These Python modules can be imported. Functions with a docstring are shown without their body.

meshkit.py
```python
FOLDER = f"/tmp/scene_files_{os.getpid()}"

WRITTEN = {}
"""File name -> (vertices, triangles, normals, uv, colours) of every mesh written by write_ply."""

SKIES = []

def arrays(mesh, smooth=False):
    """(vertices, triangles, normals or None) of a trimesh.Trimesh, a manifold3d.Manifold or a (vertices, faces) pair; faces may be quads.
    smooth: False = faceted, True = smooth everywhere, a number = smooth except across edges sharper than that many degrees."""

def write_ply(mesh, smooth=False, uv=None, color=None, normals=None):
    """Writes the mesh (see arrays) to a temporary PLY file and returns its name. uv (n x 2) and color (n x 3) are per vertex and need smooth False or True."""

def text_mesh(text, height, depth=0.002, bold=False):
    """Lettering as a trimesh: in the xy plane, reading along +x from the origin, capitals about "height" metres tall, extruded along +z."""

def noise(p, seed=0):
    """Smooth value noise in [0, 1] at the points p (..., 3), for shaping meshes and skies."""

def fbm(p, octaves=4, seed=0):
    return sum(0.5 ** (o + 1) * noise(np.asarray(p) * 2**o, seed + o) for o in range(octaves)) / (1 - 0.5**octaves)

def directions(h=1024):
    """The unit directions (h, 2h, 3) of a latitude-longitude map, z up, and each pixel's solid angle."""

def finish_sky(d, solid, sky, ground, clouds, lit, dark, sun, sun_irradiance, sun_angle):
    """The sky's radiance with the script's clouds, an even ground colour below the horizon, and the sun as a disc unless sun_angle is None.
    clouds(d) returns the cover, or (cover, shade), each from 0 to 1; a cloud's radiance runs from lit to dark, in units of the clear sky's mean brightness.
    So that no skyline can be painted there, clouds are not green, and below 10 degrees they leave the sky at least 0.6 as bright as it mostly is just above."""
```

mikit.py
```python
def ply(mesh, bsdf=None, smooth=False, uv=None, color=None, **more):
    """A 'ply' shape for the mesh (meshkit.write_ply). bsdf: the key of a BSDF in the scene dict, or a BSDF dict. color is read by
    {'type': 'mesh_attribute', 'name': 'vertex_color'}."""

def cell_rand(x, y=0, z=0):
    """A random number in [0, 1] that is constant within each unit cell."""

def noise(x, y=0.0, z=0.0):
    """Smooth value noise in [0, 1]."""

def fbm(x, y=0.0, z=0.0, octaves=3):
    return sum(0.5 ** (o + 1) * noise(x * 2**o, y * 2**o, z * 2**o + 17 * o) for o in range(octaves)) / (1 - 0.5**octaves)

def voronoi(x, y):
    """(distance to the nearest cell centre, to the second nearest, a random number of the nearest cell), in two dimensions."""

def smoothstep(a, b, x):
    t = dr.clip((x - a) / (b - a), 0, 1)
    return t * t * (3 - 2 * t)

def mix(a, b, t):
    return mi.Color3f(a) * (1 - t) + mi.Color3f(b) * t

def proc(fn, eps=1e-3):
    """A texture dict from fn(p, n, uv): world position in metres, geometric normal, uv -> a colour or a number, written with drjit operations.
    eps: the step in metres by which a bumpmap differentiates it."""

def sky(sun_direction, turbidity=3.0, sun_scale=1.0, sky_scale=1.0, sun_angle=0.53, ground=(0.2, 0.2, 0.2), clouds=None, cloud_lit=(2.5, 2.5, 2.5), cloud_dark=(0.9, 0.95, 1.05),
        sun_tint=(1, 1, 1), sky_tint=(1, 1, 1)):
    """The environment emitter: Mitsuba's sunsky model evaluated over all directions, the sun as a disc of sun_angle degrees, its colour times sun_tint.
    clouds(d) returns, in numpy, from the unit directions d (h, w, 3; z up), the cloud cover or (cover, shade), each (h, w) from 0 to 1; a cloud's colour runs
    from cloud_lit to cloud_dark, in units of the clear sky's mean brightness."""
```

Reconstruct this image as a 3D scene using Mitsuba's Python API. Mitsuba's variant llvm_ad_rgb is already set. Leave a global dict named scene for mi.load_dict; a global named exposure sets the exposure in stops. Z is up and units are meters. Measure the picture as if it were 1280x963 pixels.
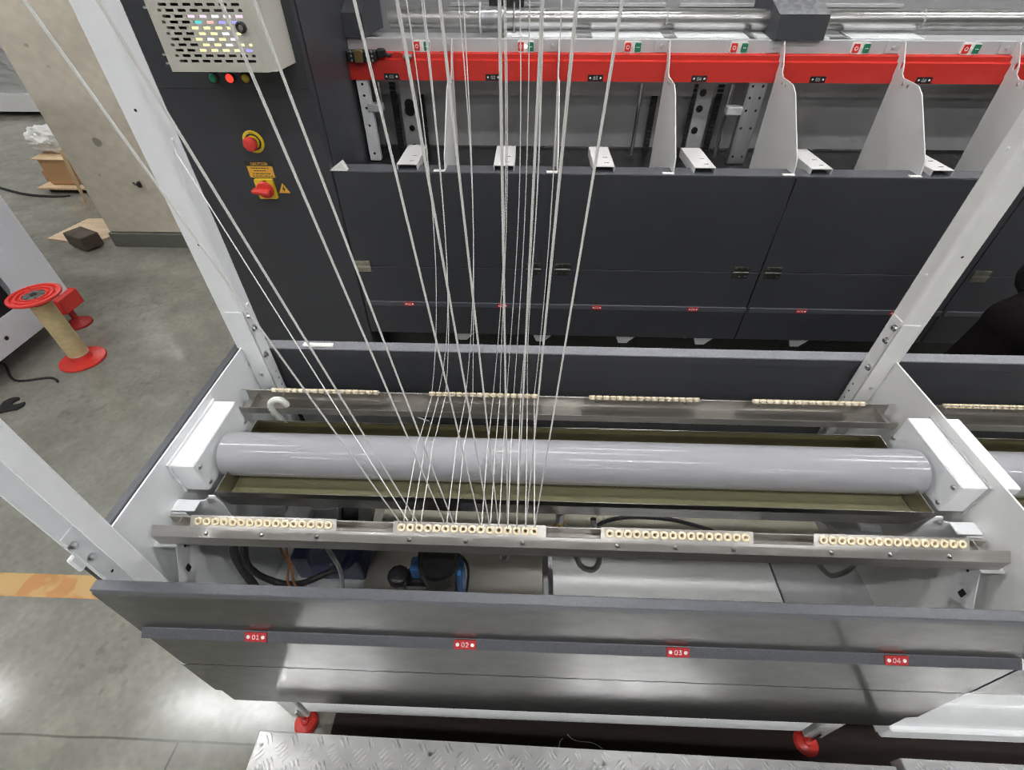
import math, random
import numpy as np
import trimesh
import manifold3d as m3
import mitsuba as mi
import drjit as dr
import shapely
import shapely.affinity
from shapely.geometry import Polygon, box as sbox
import meshkit, mikit
from mikit import proc, noise, fbm, voronoi, cell_rand, smoothstep, mix

T = mi.ScalarTransform4f
PI = math.pi
rng = random.Random(7)
scene, labels = {}, {}

# ---------------------------------------------------------------- camera, light, exposure
YAW, PITCH, CAMZ = -0.0339588, 0.7411725, 1.8
fx, fy, fz = math.sin(YAW) * math.cos(PITCH), math.cos(YAW) * math.cos(PITCH), -math.sin(PITCH)
scene['camera'] = {'type': 'perspective', 'fov': 2 * math.degrees(math.atan(640 / 604.56)), 'fov_axis': 'x', 'near_clip': 0.02, 'far_clip': 100.0,
                   'to_world': T().look_at(origin=[0, 0, CAMZ], target=[fx, fy, CAMZ + fz], up=[0, 0, 1])}
exposure = -0.6
LAMP = 85.0            # radiance of the ceiling tubes
LAMP_ROWS = [-7.4, -4.2, -1.2, 1.6, 4.2, 8.6]
LAMP_Z = 5.2

# ---------------------------------------------------------------- materials
def principled(c, rough=0.4, metal=0.0, spec=0.5, coat=0.0, coat_gloss=0.9, **k):
    c = c if isinstance(c, dict) else {'type': 'rgb', 'value': list(c)}
    r = rough if isinstance(rough, dict) else float(rough)
    d = {'type': 'principled', 'base_color': c, 'roughness': r, 'metallic': float(metal), 'specular': float(spec), **k}
    if coat:
        d['clearcoat'] = float(coat); d['clearcoat_gloss'] = float(coat_gloss)
    return {'type': 'twosided', 'bsdf': d}

def mat(name, d):
    scene['mat_' + name] = d
    return 'mat_' + name

def floor_colour(p, n, uv):
    f = fbm(p.x * 1.3, p.y * 1.3, 0.0, 4)
    g = fbm(p.x * 9 + 31, p.y * 9, 2.0, 3)
    s = fbm(p.x * 60, p.y * 60, 5.0, 2)
    c = mix((0.165, 0.164, 0.138), (0.255, 0.248, 0.214), f)
    c = c * (0.80 + 0.40 * g) * (0.88 + 0.24 * s)
    pit = smoothstep(0.68, 0.78, fbm(p.x * 34, p.y * 34, 9.0, 2)) * smoothstep(0.5, 0.7, fbm(p.x * 2.1, p.y * 2.1 + 7, 4.0, 2))
    c = c * (1 - 0.16 * pit)
    j = dr.minimum(dr.abs(p.y - 0.318 - 0.004 * fbm(p.x * 8, 3, 3)), dr.abs(p.x + 1.03 - 0.06 * (p.y - 0.3) + dr.select(p.y < 0.318, 0.0, 9.0)))
    c = c * (1 - 0.5 * (1 - smoothstep(0.0015, 0.005, j)))
    return c
def floor_rough(p, n, uv):
    return 0.09 + 0.16 * fbm(p.x * 5, p.y * 5, 1.0, 3)
M = {}
M['floor'] = mat('floor', principled(proc(floor_colour), proc(floor_rough), 0, 0.5))
M['line'] = mat('line', principled(proc(lambda p, n, uv: mix((0.44, 0.215, 0.075), (0.48, 0.31, 0.13), smoothstep(0.45, 0.62, fbm(p.x * 14, p.y * 14, 1.0, 3)))), 0.35))
M['white'] = mat('white', principled((0.77, 0.785, 0.80), 0.34, 0, 0.5))
M['white_warm'] = mat('white_warm', principled((0.72, 0.715, 0.705), 0.36, 0, 0.5))  # white paint tinted for the warmer, dimmer light on the right plate
M['gray'] = mat('gray', principled((0.44, 0.445, 0.45), 0.4))
M['sheet'] = mat('sheet', principled((0.86, 0.87, 0.86), 0.4))
M['beam_gray'] = mat('beam_gray', principled((0.46, 0.465, 0.475), 0.4))
M['inner_gray'] = mat('inner_gray', principled(proc(lambda p, n, uv: mix((0.32, 0.32, 0.325), (0.40, 0.40, 0.405), fbm(p.x * 2, p.z * 6, 1.0, 3))), 0.38, 0.25))
M['dark'] = mat('dark', principled(proc(lambda p, n, uv: mix((0.036, 0.038, 0.044), (0.044, 0.046, 0.053), fbm(p.x * 3, p.y * 3, p.z * 3, 2))), 0.42, 0, 0.4))
M['dark_rail'] = mat('dark_rail', principled(proc(lambda p, n, uv: mix((0.058, 0.061, 0.071), (0.080, 0.084, 0.097), fbm(p.x * 330, p.y * 330, p.z * 330, 2))), 0.36, 0, 0.6))
M['graphite'] = mat('graphite', principled(proc(lambda p, n, uv: mix((0.070, 0.069, 0.068), (0.090, 0.089, 0.088), fbm(p.x * 40, p.y * 40, p.z * 40, 3))), proc(lambda p, n, uv: 0.15 + 0.06 * fbm(p.x * 300, p.y * 300, p.z * 300, 2)), 0.7, 0.5))
M['black'] = mat('black', principled((0.012, 0.012, 0.013), 0.35))
M['rubber'] = mat('rubber', principled((0.018, 0.018, 0.02), 0.5))
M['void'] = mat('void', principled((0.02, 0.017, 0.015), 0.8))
M['red'] = mat('red', principled((0.56, 0.030, 0.022), 0.36))
M['red_plastic'] = mat('red_plastic', principled((0.66, 0.045, 0.035), 0.32))
M['plate_red'] = mat('plate_red', principled((0.42, 0.020, 0.024), 0.4))
M['dark_red'] = mat('dark_red', principled((0.30, 0.02, 0.02), 0.4))
M['steel'] = mat('steel', principled(proc(lambda p, n, uv: mix((0.40, 0.38, 0.355), (0.58, 0.56, 0.53), fbm(p.x * 7, p.y * 90, p.z * 90, 3))),
                                     proc(lambda p, n, uv: 0.20 + 0.16 * fbm(p.x * 5, p.y * 60, p.z * 60, 3)), 0.86))
M['pan_steel'] = mat('pan_steel', principled(proc(lambda p, n, uv: mix((0.33, 0.31, 0.23), (0.46, 0.44, 0.34), fbm(p.x * 5, p.y * 30, p.z * 30, 3))), 0.22, 1.0))  # yellowish reflection is mixed into the steel colour
M['tank_steel'] = mat('tank_steel', principled(proc(lambda p, n, uv: mix((0.42, 0.395, 0.36), (0.60, 0.575, 0.54), fbm(p.x * 8, p.y * 20, 1.0, 3))), 0.3, 1.0))
M['chrome'] = mat('chrome', principled((0.70, 0.70, 0.71), 0.14, 1.0))
M['galv'] = mat('galv', principled(proc(lambda p, n, uv: mix((0.42, 0.43, 0.45), (0.62, 0.63, 0.65), voronoi(p.x * 60, p.y * 60)[2])), 0.32, 0.9))
M['alu'] = mat('alu', principled(proc(lambda p, n, uv: mix((0.52, 0.51, 0.50), (0.72, 0.71, 0.70), fbm(p.x * 30, p.y * 18, p.z * 18, 3))), 0.27, 1.0))
M['tread'] = mat('tread', principled(proc(lambda p, n, uv: mix((0.62, 0.615, 0.60), (0.76, 0.755, 0.74), fbm(p.x * 11, p.y * 11, p.z * 3, 3))), proc(lambda p, n, uv: 0.20 + 0.12 * fbm(p.x * 16, p.y * 16, 3.0, 3)), 0.6))
M['tread_bar'] = mat('tread_bar', principled((0.90, 0.90, 0.89), 0.22, 0.85))
M['liquid'] = mat('liquid', principled((0.155, 0.145, 0.085), 0.10, 0, 0.6))
M['roller'] = mat('roller', {'type': 'twosided', 'bsdf': {'type': 'roughplastic', 'diffuse_reflectance': {'type': 'rgb', 'value': [0.57, 0.57, 0.595]}, 'alpha': 0.02, 'int_ior': 1.55, 'nonlinear': True}})
M['ceramic'] = mat('ceramic', principled((0.74, 0.635, 0.445), 0.24, 0, 0.5, coat=0.3))
M['eyeplate'] = mat('eyeplate', principled(proc(lambda p, n, uv: mix((0.44, 0.415, 0.385), (0.66, 0.63, 0.59), fbm(p.x * 9, p.y * 30, 1.0, 2))), 0.26, 0.9))
M['yarn'] = mat('yarn', principled((0.66, 0.65, 0.635), 0.7, 0, 0.3))
M['beige'] = mat('beige', principled((0.50, 0.485, 0.43), 0.4))
M['yellow'] = mat('yellow', principled((0.72, 0.50, 0.03), 0.35))
M['orange'] = mat('orange', principled((0.72, 0.38, 0.05), 0.4))
M['green'] = mat('green', principled((0.02, 0.19, 0.10), 0.35))
M['green_lamp'] = mat('green_lamp', principled((0.01, 0.26, 0.14), 0.2, coat=0.6))
M['yellow_lamp'] = mat('yellow_lamp', principled((0.66, 0.47, 0.02), 0.2, coat=0.6))
M['ink'] = mat('ink', principled((0.02, 0.02, 0.02), 0.5))
M['print_white'] = mat('print_white', principled((0.78, 0.77, 0.75), 0.45))
M['brass'] = mat('brass', principled((0.62, 0.46, 0.20), 0.28, 1.0))
M['nickel'] = mat('nickel', principled((0.50, 0.47, 0.40), 0.25, 1.0))
M['blue'] = mat('blue', principled((0.03, 0.13, 0.34), 0.35))
M['motor_blue'] = mat('motor_blue', principled((0.016, 0.032, 0.075), 0.35, coat=0.4))
M['motor_gray'] = mat('motor_gray', principled((0.50, 0.51, 0.515), 0.35, 0.3))
M['hose'] = mat('hose', principled((0.24, 0.25, 0.24), 0.25, coat=0.5))
M['floor_shade'] = mat('floor_shade', principled((0.022, 0.016, 0.014), 0.8, 0, 0.2))  # shade under the frame put into a near-black brown
M['back_white'] = mat('back_white', principled((0.60, 0.595, 0.585), 0.38))
M['rail_top'] = mat('rail_top', principled(proc(lambda p, n, uv: mix((0.17, 0.175, 0.195), (0.225, 0.23, 0.25), fbm(p.x * 200, p.y * 200, 1.0, 2))), 0.33, 0, 0.6))
M['olive_sheet'] = mat('olive_sheet', principled((0.70, 0.67, 0.54), 0.45))
M['pan_outer'] = mat('pan_outer', principled((0.26, 0.25, 0.235), 0.22, 1.0))
M['pvc'] = mat('pvc', principled((0.62, 0.64, 0.58), 0.35))
M['wire'] = mat('wire', principled((0.36, 0.14, 0.05), 0.5))
M['concrete'] = mat('concrete', principled(proc(lambda p, n, uv: mix((0.46, 0.415, 0.335), (0.63, 0.575, 0.48), fbm(p.x * 1.6, p.y * 1.6, p.z * 2.2, 4)) * (0.9 + 0.2 * fbm(p.x * 22, p.y * 22, p.z * 22, 2)) * (1 - 0.5 * smoothstep(0.74, 0.80, fbm(p.x * 9 + 3, p.y * 9, p.z * 9, 2)))), 0.55))
M['band'] = mat('band', principled((0.115, 0.115, 0.10), 0.5))
M['cardboard'] = mat('cardboard', principled((0.40, 0.23, 0.11), 0.8))
M['cardboard_pale'] = mat('cardboard_pale', principled((0.58, 0.43, 0.27), 0.8))
M['plywood'] = mat('plywood', principled(proc(lambda p, n, uv: mix((0.50, 0.37, 0.25), (0.66, 0.52, 0.37), fbm(p.x * 5, p.y * 40, 0.0, 3))), 0.7))
M['dark_wood'] = mat('dark_wood', principled(proc(lambda p, n, uv: mix((0.045, 0.032, 0.024), (0.10, 0.075, 0.055), fbm(p.x * 20, p.y * 20, p.z * 60, 3))), 0.7))
M['tube_card'] = mat('tube_card', principled(proc(lambda p, n, uv: mix((0.44, 0.34, 0.17), (0.58, 0.47, 0.27), fbm(p.x * 60, p.y * 60, p.z * 60, 3))), 0.8))
M['film'] = mat('film', principled((0.55, 0.55, 0.55), 0.18, 0.35))
M['plastic_bag'] = mat('plastic_bag', principled((0.66, 0.655, 0.64), 0.2))
M['machine_white'] = mat('machine_white', principled((0.66, 0.67, 0.72), 0.4))
M['wall'] = mat('wall', principled((0.60, 0.60, 0.59), 0.8))
M['ceiling'] = mat('ceiling', principled((0.62, 0.62, 0.62), 0.9))
M['jacket'] = mat('jacket', principled((0.0055, 0.004, 0.005), 0.9, 0, 0.1))
M['trousers'] = mat('trousers', principled((0.014, 0.014, 0.018), 0.85, 0, 0.2))
M['hair'] = mat('hair', principled((0.006, 0.005, 0.005), 0.45))
M['skin'] = mat('skin', principled((0.36, 0.20, 0.13), 0.5))

# ---------------------------------------------------------------- mesh helpers
def cat(*ms):
    ms = [x for x in ms if x is not None]
    return trimesh.util.concatenate(ms)

def box(x0, x1, y0, y1, z0, z1, b=0.0):
    if b <= 0:
        m = trimesh.creation.box(extents=(x1 - x0, y1 - y0, z1 - z0))
        m.apply_translation(((x0 + x1) / 2, (y0 + y1) / 2, (z0 + z1) / 2))
        return m
    b = min(b, (x1 - x0) * .45, (y1 - y0) * .45, (z1 - z0) * .45)
    pts = []
    for xs, xi in ((x0, x0 + b), (x1, x1 - b)):
        for ys, yi in ((y0, y0 + b), (y1, y1 - b)):
            for zs, zi in ((z0, z0 + b), (z1, z1 - b)):
                pts += [(xs, yi, zi), (xi, ys, zi), (xi, yi, zs)]
    return trimesh.PointCloud(pts).convex_hull

def ext(poly, depth):
    if not isinstance(poly, (Polygon, shapely.MultiPolygon)):
        poly = Polygon(poly)
    gs = getattr(poly, 'geoms', [poly])
    return cat(*[trimesh.creation.extrude_polygon(g, depth, engine='earcut') for g in gs])

def ext_x(poly_yz, x0, x1):          # polygon in (y, z), extruded along x
    m = ext(poly_yz, x1 - x0)
    v = m.vertices.copy()
    m.vertices = np.column_stack([v[:, 2] + x0, v[:, 0], v[:, 1]])
    return m

def ext_y(poly_xz, y0, y1):          # polygon in (x, z), extruded along y
    m = ext(poly_xz, y1 - y0)
    v = m.vertices.copy()
    m.vertices = np.column_stack([v[:, 0], y1 - v[:, 2], v[:, 1]])
    return m

def ext_z(poly_xy, z0, z1):
    m = ext(poly_xy, z1 - z0)
    m.apply_translation((0, 0, z0))
    return m

def align(z):
    z = np.asarray(z, float); z = z / np.linalg.norm(z)
    a = np.array([0, 0, 1.0]) if abs(z[2]) < .9 else np.array([1.0, 0, 0])
    x = np.cross(a, z); x /= np.linalg.norm(x)
    R = np.eye(4); R[:3, 0], R[:3, 1], R[:3, 2] = x, np.cross(z, x), z
    return R

def cyl(p0, p1, r, n=20, r2=None):
    p0, p1 = np.asarray(p0, float), np.asarray(p1, float)
    h = np.linalg.norm(p1 - p0)
    return lathe([(0, 0), (r, 0), (r if r2 is None else r2, h), (0, h)], n, p0, p1 - p0)

def lathe(profile, n=24, origin=(0, 0, 0), axis=(0, 0, 1), x_hint=None):
    m = trimesh.creation.revolve(np.asarray(profile, float), sections=n)
    m.apply_transform(align(axis)); m.apply_translation(origin)
    if m.is_watertight and m.volume < 0:
        m.invert()
    return m

def tube(points, r, sides=8, spline=0):
    p = np.asarray(points, float)
    if spline:
        from scipy.interpolate import CubicSpline
        d = np.concatenate([[0], np.cumsum(np.linalg.norm(np.diff(p, axis=0), axis=1))])
        p = CubicSpline(d, p)(np.linspace(0, d[-1], spline))
    t = np.gradient(p, axis=0); t /= np.linalg.norm(t, axis=1, keepdims=True) + 1e-12
    ref = np.array([1.0, 0, 0]) if np.abs(t[:, 0]).max() < .9 else np.array([0, 0.3, 1.0])
    a = np.cross(t, ref); a /= np.linalg.norm(a, axis=1, keepdims=True) + 1e-12
    b = np.cross(t, a)
    ang = np.arange(sides) * 2 * PI / sides
    v = (p[:, None] + r * (np.cos(ang)[None, :, None] * a[:, None] + np.sin(ang)[None, :, None] * b[:, None])).reshape(-1, 3)
    f = []
    for i in range(len(p) - 1):
        for j in range(sides):
            k = (j + 1) % sides
            f += [[i * sides + j, i * sides + k, (i + 1) * sides + k], [i * sides + j, (i + 1) * sides + k, (i + 1) * sides + j]]
    n0 = len(v); v = np.vstack([v, p[0], p[-1]])
    for j in range(sides):
        k = (j + 1) % sides
        f += [[n0, k, j], [n0 + 1, (len(p) - 1) * sides + j, (len(p) - 1) * sides + k]]
    m = trimesh.Trimesh(v, f, process=False)
    m.fix_normals()
    return m

def rrect(x0, x1, z0, z1, r, n=5):
    return sbox(x0 + r, z0 + r, x1 - r, z1 - r).buffer(r, quad_segs=n)

def bolt_mesh(p, axis, r=0.006, h=0.004, hexa=True):
    a = np.asarray(axis, float); a = a / np.linalg.norm(a)
    w = lathe([(0, 0), (r * 1.45, 0), (r * 1.45, h * .3), (0, h * .3)], 16, p, a)
    d = lathe([(0, 0), (r, 0), (r, h * .55), (r * .8, h), (0, h * 1.05)], 6 if hexa else 14, np.asarray(p) + a * h * .3, a)
    return cat(w, d)

def dome(p, axis, r, h, n=14):
    return lathe([(0, 0), (r, 0), (r * .93, h * .5), (r * .6, h * .88), (0, h)], n, p, axis)

# ---------------------------------------------------------------- scene helpers
def numbered(base):
    if base not in TAKEN:
        TAKEN[base] = 0; return base
    TAKEN[base] += 1
    return f'{base}_{TAKEN[base]:03d}'
TAKEN = {}

def part(parent, name, mesh, m, smooth=False, label=None, **k):
    key = numbered(f'{parent}__{name}')
    scene[key] = mikit.ply(mesh, M[m], smooth, **k)
    if label: labels[key] = {'label': label}
    return key

def raw(parent, name, shape, label=None):
    key = numbered(f'{parent}__{name}')
    scene[key] = shape
    if label: labels[key] = {'label': label}
    return key

def thing(name, label, category, group=None):
    key = numbered(name)
    labels[key] = {'label': label, 'category': category}
    if group: labels[key]['group'] = group
    return key

def solo(name, mesh, m, label, category, group=None, smooth=False):
    key = thing(name, label, category, group)
    scene[key] = mikit.ply(mesh, M[m], smooth)
    return key

def structure(name, mesh, m, label, smooth=False):
    key = numbered(name)
    labels[key] = {'label': label, 'kind': 'structure'}
    if mesh is not None:
        scene[key] = mikit.ply(mesh, M[m], smooth)
    return key

def moved(shape, t):
    return {**shape, 'to_world': t}

# ================================================================= the hall
fl = structure('floor', box(-16, 16, -14, 18, -0.1, 0), 'floor', 'grey green polished concrete floor of the hall')
part(fl, 'painted_line', box(-9, -0.84, 0.735, 0.823, 0, 0.0012), 'line', label='worn orange painted stripe')
structure('ceiling', box(-16, 16, -14, 18, 6.0, 6.1), 'ceiling', 'grey ceiling high above the machines')
structure('wall_left', box(-16.2, -16, -14, 18, 0, 6.0), 'wall', 'pale wall at the far left of the hall')
structure('wall_right', box(16, 16.2, -14, 18, 0, 6.0), 'wall', 'pale wall at the far right of the hall')
structure('wall_back', box(-16.2, 16.2, 18, 18.2, 0, 6.0), 'wall', 'pale wall behind the winding machine')
structure('wall_front', box(-16.2, 16.2, -14.2, -14, 0, 6.0), 'wall', 'pale wall behind the camera')
col = structure('column', box(-3.29, -2.35, 3.51, 4.4, 0.115, 6.0, 0.012), 'concrete', 'beige concrete column behind the left post')
part(col, 'base_band', box(-3.30, -2.34, 3.50, 4.41, 0.0, 0.115, 0.005), 'band', label='dark grey painted base')

LL, LW = 1.7, 0.20          # glowing panel of one light
tube_l = box(-LL / 2, LL / 2, -LW / 2, LW / 2, -0.012, 0.0)
body_l = cat(ext_x([(-.12, 0.0005), (.12, 0.0005), (.13, -.02), (.14, -.02), (.10, .06), (-.10, .06), (-.14, -.02), (-.13, -.02)], -LL / 2 - .02, LL / 2 + .02))
rod_l = cat(cyl((-.6, 0, 0.06), (-.6, 0, 0.79), 0.006, 6), cyl((.6, 0, 0.06), (.6, 0, 0.79), 0.006, 6))
tube_s, body_s, rod_s = mikit.ply(tube_l, None, 30), mikit.ply(body_l, M['white']), mikit.ply(rod_l, M['gray'])
for iy, y in enumerate(LAMP_ROWS):
    for ix in range(1, 5):
        x = -10.2 + 3.85 * ix + (0.0 if iy % 2 == 0 else -0.98)
        k = thing('ceiling_light', 'long white panel light hanging below the hall ceiling, out of the picture', 'light', 'panel lights under the ceiling')
        t = T().translate([x, y, LAMP_Z])
        raw(k, 'diffuser', {**tube_s, 'to_world': t, 'emitter': {'type': 'area', 'radiance': {'type': 'rgb', 'value': [LAMP * .985, LAMP * .99, LAMP * .985]}}})
        raw(k, 'housing', moved(body_s, t)); raw(k, 'rod', moved(rod_s, t))

# ================================================================= yarn coating machine (frame in the foreground)
XL, XR = -0.780, 0.987          # inner face of the side plates
PY = 0.35                       # front panel
fr = thing('coating_machine', 'white and grey open yarn coating machine frame spanning the foreground', 'machine')
plate_profile = [(0.37, 0.20), (1.03, 0.20), (1.03, 0.976), (0.37, 0.976)]
left_profile = [(0.450, 0.20), (1.03, 0.20), (1.03, 0.976), (0.450, 0.976)]
part(fr, 'side_plate', ext_x(left_profile, XL - 0.004, XL), 'white', label='white sheet side plate')
part(fr, 'side_plate', ext_x(plate_profile, XR, XR + 0.005), 'white_warm', label='white sheet side plate')
part(fr, 'side_cover', cat(box(XL - 0.028, XL - 0.009, 0.455, 1.072, 0.30, 0.976, .002), box(XL - 0.026, XL - 0.004, 0.47, 0.50, 0.35, 0.38), box(XL - 0.026, XL - 0.004, 0.98, 1.02, 0.3, 0.33)), 'dark_rail', label='dark grey outer cover')
part(fr, 'front_rail', box(-0.738, 0.962, PY - 0.001, PY + 0.0185, 0.962, 0.981, .0015), 'dark_rail', label='speckled dark grey top rail')
part(fr, 'front_rail', box(0.968, 2.2, PY - 0.001, PY + 0.0185, 0.962, 0.981, .0015), 'dark_rail', label='speckled dark grey top rail')
part(fr, 'front_panel', box(-0.745, 0.963, PY + 0.001, PY + 0.016, 0.613, 0.963), 'graphite', label='upper grey sheet panel')
part(fr, 'front_panel', ext_y([(-0.752, 0.610), (-0.752, 0.425), (-0.737, 0.420), (-0.737, 0.343), (0.940, 0.343), (0.940, 0.420), (0.962, 0.428), (0.962, 0.610)], PY + 0.001, PY + 0.016), 'graphite', label='lower grey sheet panel')
part(fr, 'front_panel', box(0.969, 2.2, PY + 0.001, PY + 0.016, 0.613, 0.963), 'graphite', label='upper grey sheet panel of the next bay')
strip_sec = [(PY + .0015, .820), (PY - .0005, .8195), (PY - .0138, .8062), (PY - .0142, .8045), (PY - .0132, .803), (PY + .0015, .797)]
part(fr, 'number_strip', ext_x(strip_sec, -0.730, 0.934), 'dark_rail', label='raised sloping dark grey strip')
part(fr, 'number_strip', ext_x(strip_sec, 0.955, 2.2), 'dark_rail', label='raised sloping dark grey strip')
part(fr, 'strip_end', ext_x(strip_sec, 0.934, 0.937), 'print_white', label='white end of the strip')
part(fr, 'lower_cover', cat(box(0.968, 2.2, 0.362, 0.374, 0.235, 0.609, .001), box(0.968, 2.2, 0.356, 0.372, 0.47, 0.50, .003), box(0.968, 2.2, 0.350, 0.380, 0.235, 0.300, .004)), 'white', label='white lower cover of the next bay')
part(fr, 'base_beam', cat(box(-0.60, 0.80, 0.372, 0.41, 0.165, 0.30, .003)), 'white', label='white base beam')
for s, x in ((-1, -0.69), (1, 0.86)):
    part(fr, 'leg', cat(box(x - 0.0, x + 0.055, 0.385, 0.44, 0.045, 0.36, .003)), 'white_warm')
    k = part(fr, 'levelling_foot', lathe([(0, 0), (0.034, 0), (0.036, 0.007), (0.030, 0.016), (0.013, 0.022), (0.011, 0.028), (0, 0.028)], 24, (x + (0.036 if s < 0 else 0.02), 0.380, 0)), 'red_plastic', 35, label='red levelling foot')
    part(k, 'stud', cyl((x + (0.036 if s < 0 else 0.02), 0.380, 0.025), (x + (0.036 if s < 0 else 0.02), 0.380, 0.12), 0.0045, 10), 'chrome', 30)
part(fr, 'rear_rail', box(-0.81, 2.6, 1.0755, 1.112, 0.934, 0.940, .0015), 'rail_top', label='light edge of the rear rail')
part(fr, 'rear_panel', cat(box(-0.81, 2.6, 1.077, 1.094, 0.908, 0.934), box(-0.81, 2.6, 1.082, 1.094, 0.12, 0.907)), 'dark', label='dark rear sheet panel')
part(fr, 'under_sheet', box(-0.46, 0.97, 0.862, 1.070, 0.385, 0.388), 'olive_sheet', label='olive grey sheet behind the base')
part(fr, 'base_sheet', box(XL, XR, 0.42, 0.86, 0.296, 0.300), 'sheet', label='light grey base sheet')
part(fr, 'inner_tray', box(0.096, 0.735, 0.42, 0.785, 0.440, 0.445, .001), 'sheet', label='white inner tray')
part(fr, 'inner_tray', box(0.741, XR, 0.42, 0.785, 0.440, 0.445, .001), 'gray', label='grey inner tray')
part(fr, 'tray_joint', box(0.735, 0.741, 0.42, 0.785, 0.432, 0.440), 'dark', label='dark joint')
part(fr, 'stiffener', box(0.985 - .055, 0.985 - .045, 0.45, 0.47, 0.445, 0.70), 'white_warm', label='light upright strip')
part(fr, 'cross_sheet', ext_y([(-0.66, 0.84), (-0.48, 0.84), (-0.28, 0.74), (-0.28, 0.70), (-0.66, 0.70)], 0.985, 0.99), 'white', label='white bracket below the rear trough')

# posts: folded angles bolted to the side plates
def angle_post(xo, xi, y_flange, y_edge, name, m):
    s = 1 if xi > xo else -1
    t = 0.003
    pts = []
    ya, yb = y_flange, y_edge
    sy = 1 if yb > ya else -1
    # thin L section with a rounded outer bend
    r = 0.012
    o = [(xo, ya)] + [(xi - s * r + s * r * math.sin(a), ya + sy * (r - r * math.cos(a))) for a in np.linspace(0, PI / 2, 6)] + [(xi, yb)]
    ri = r - t
    i = [(xi - s * t, yb)] + [(xi - s * r + s * ri * math.sin(a), ya + sy * (r - ri * math.cos(a))) for a in np.linspace(PI / 2, 0, 6)] + [(xo, ya + sy * t)]
    p = Polygon(o + i)
    if not p.is_valid: p = p.buffer(0)
    return part(fr, 'post', ext_z(p, 0.60, 2.7), m, 40, label=name)

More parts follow.
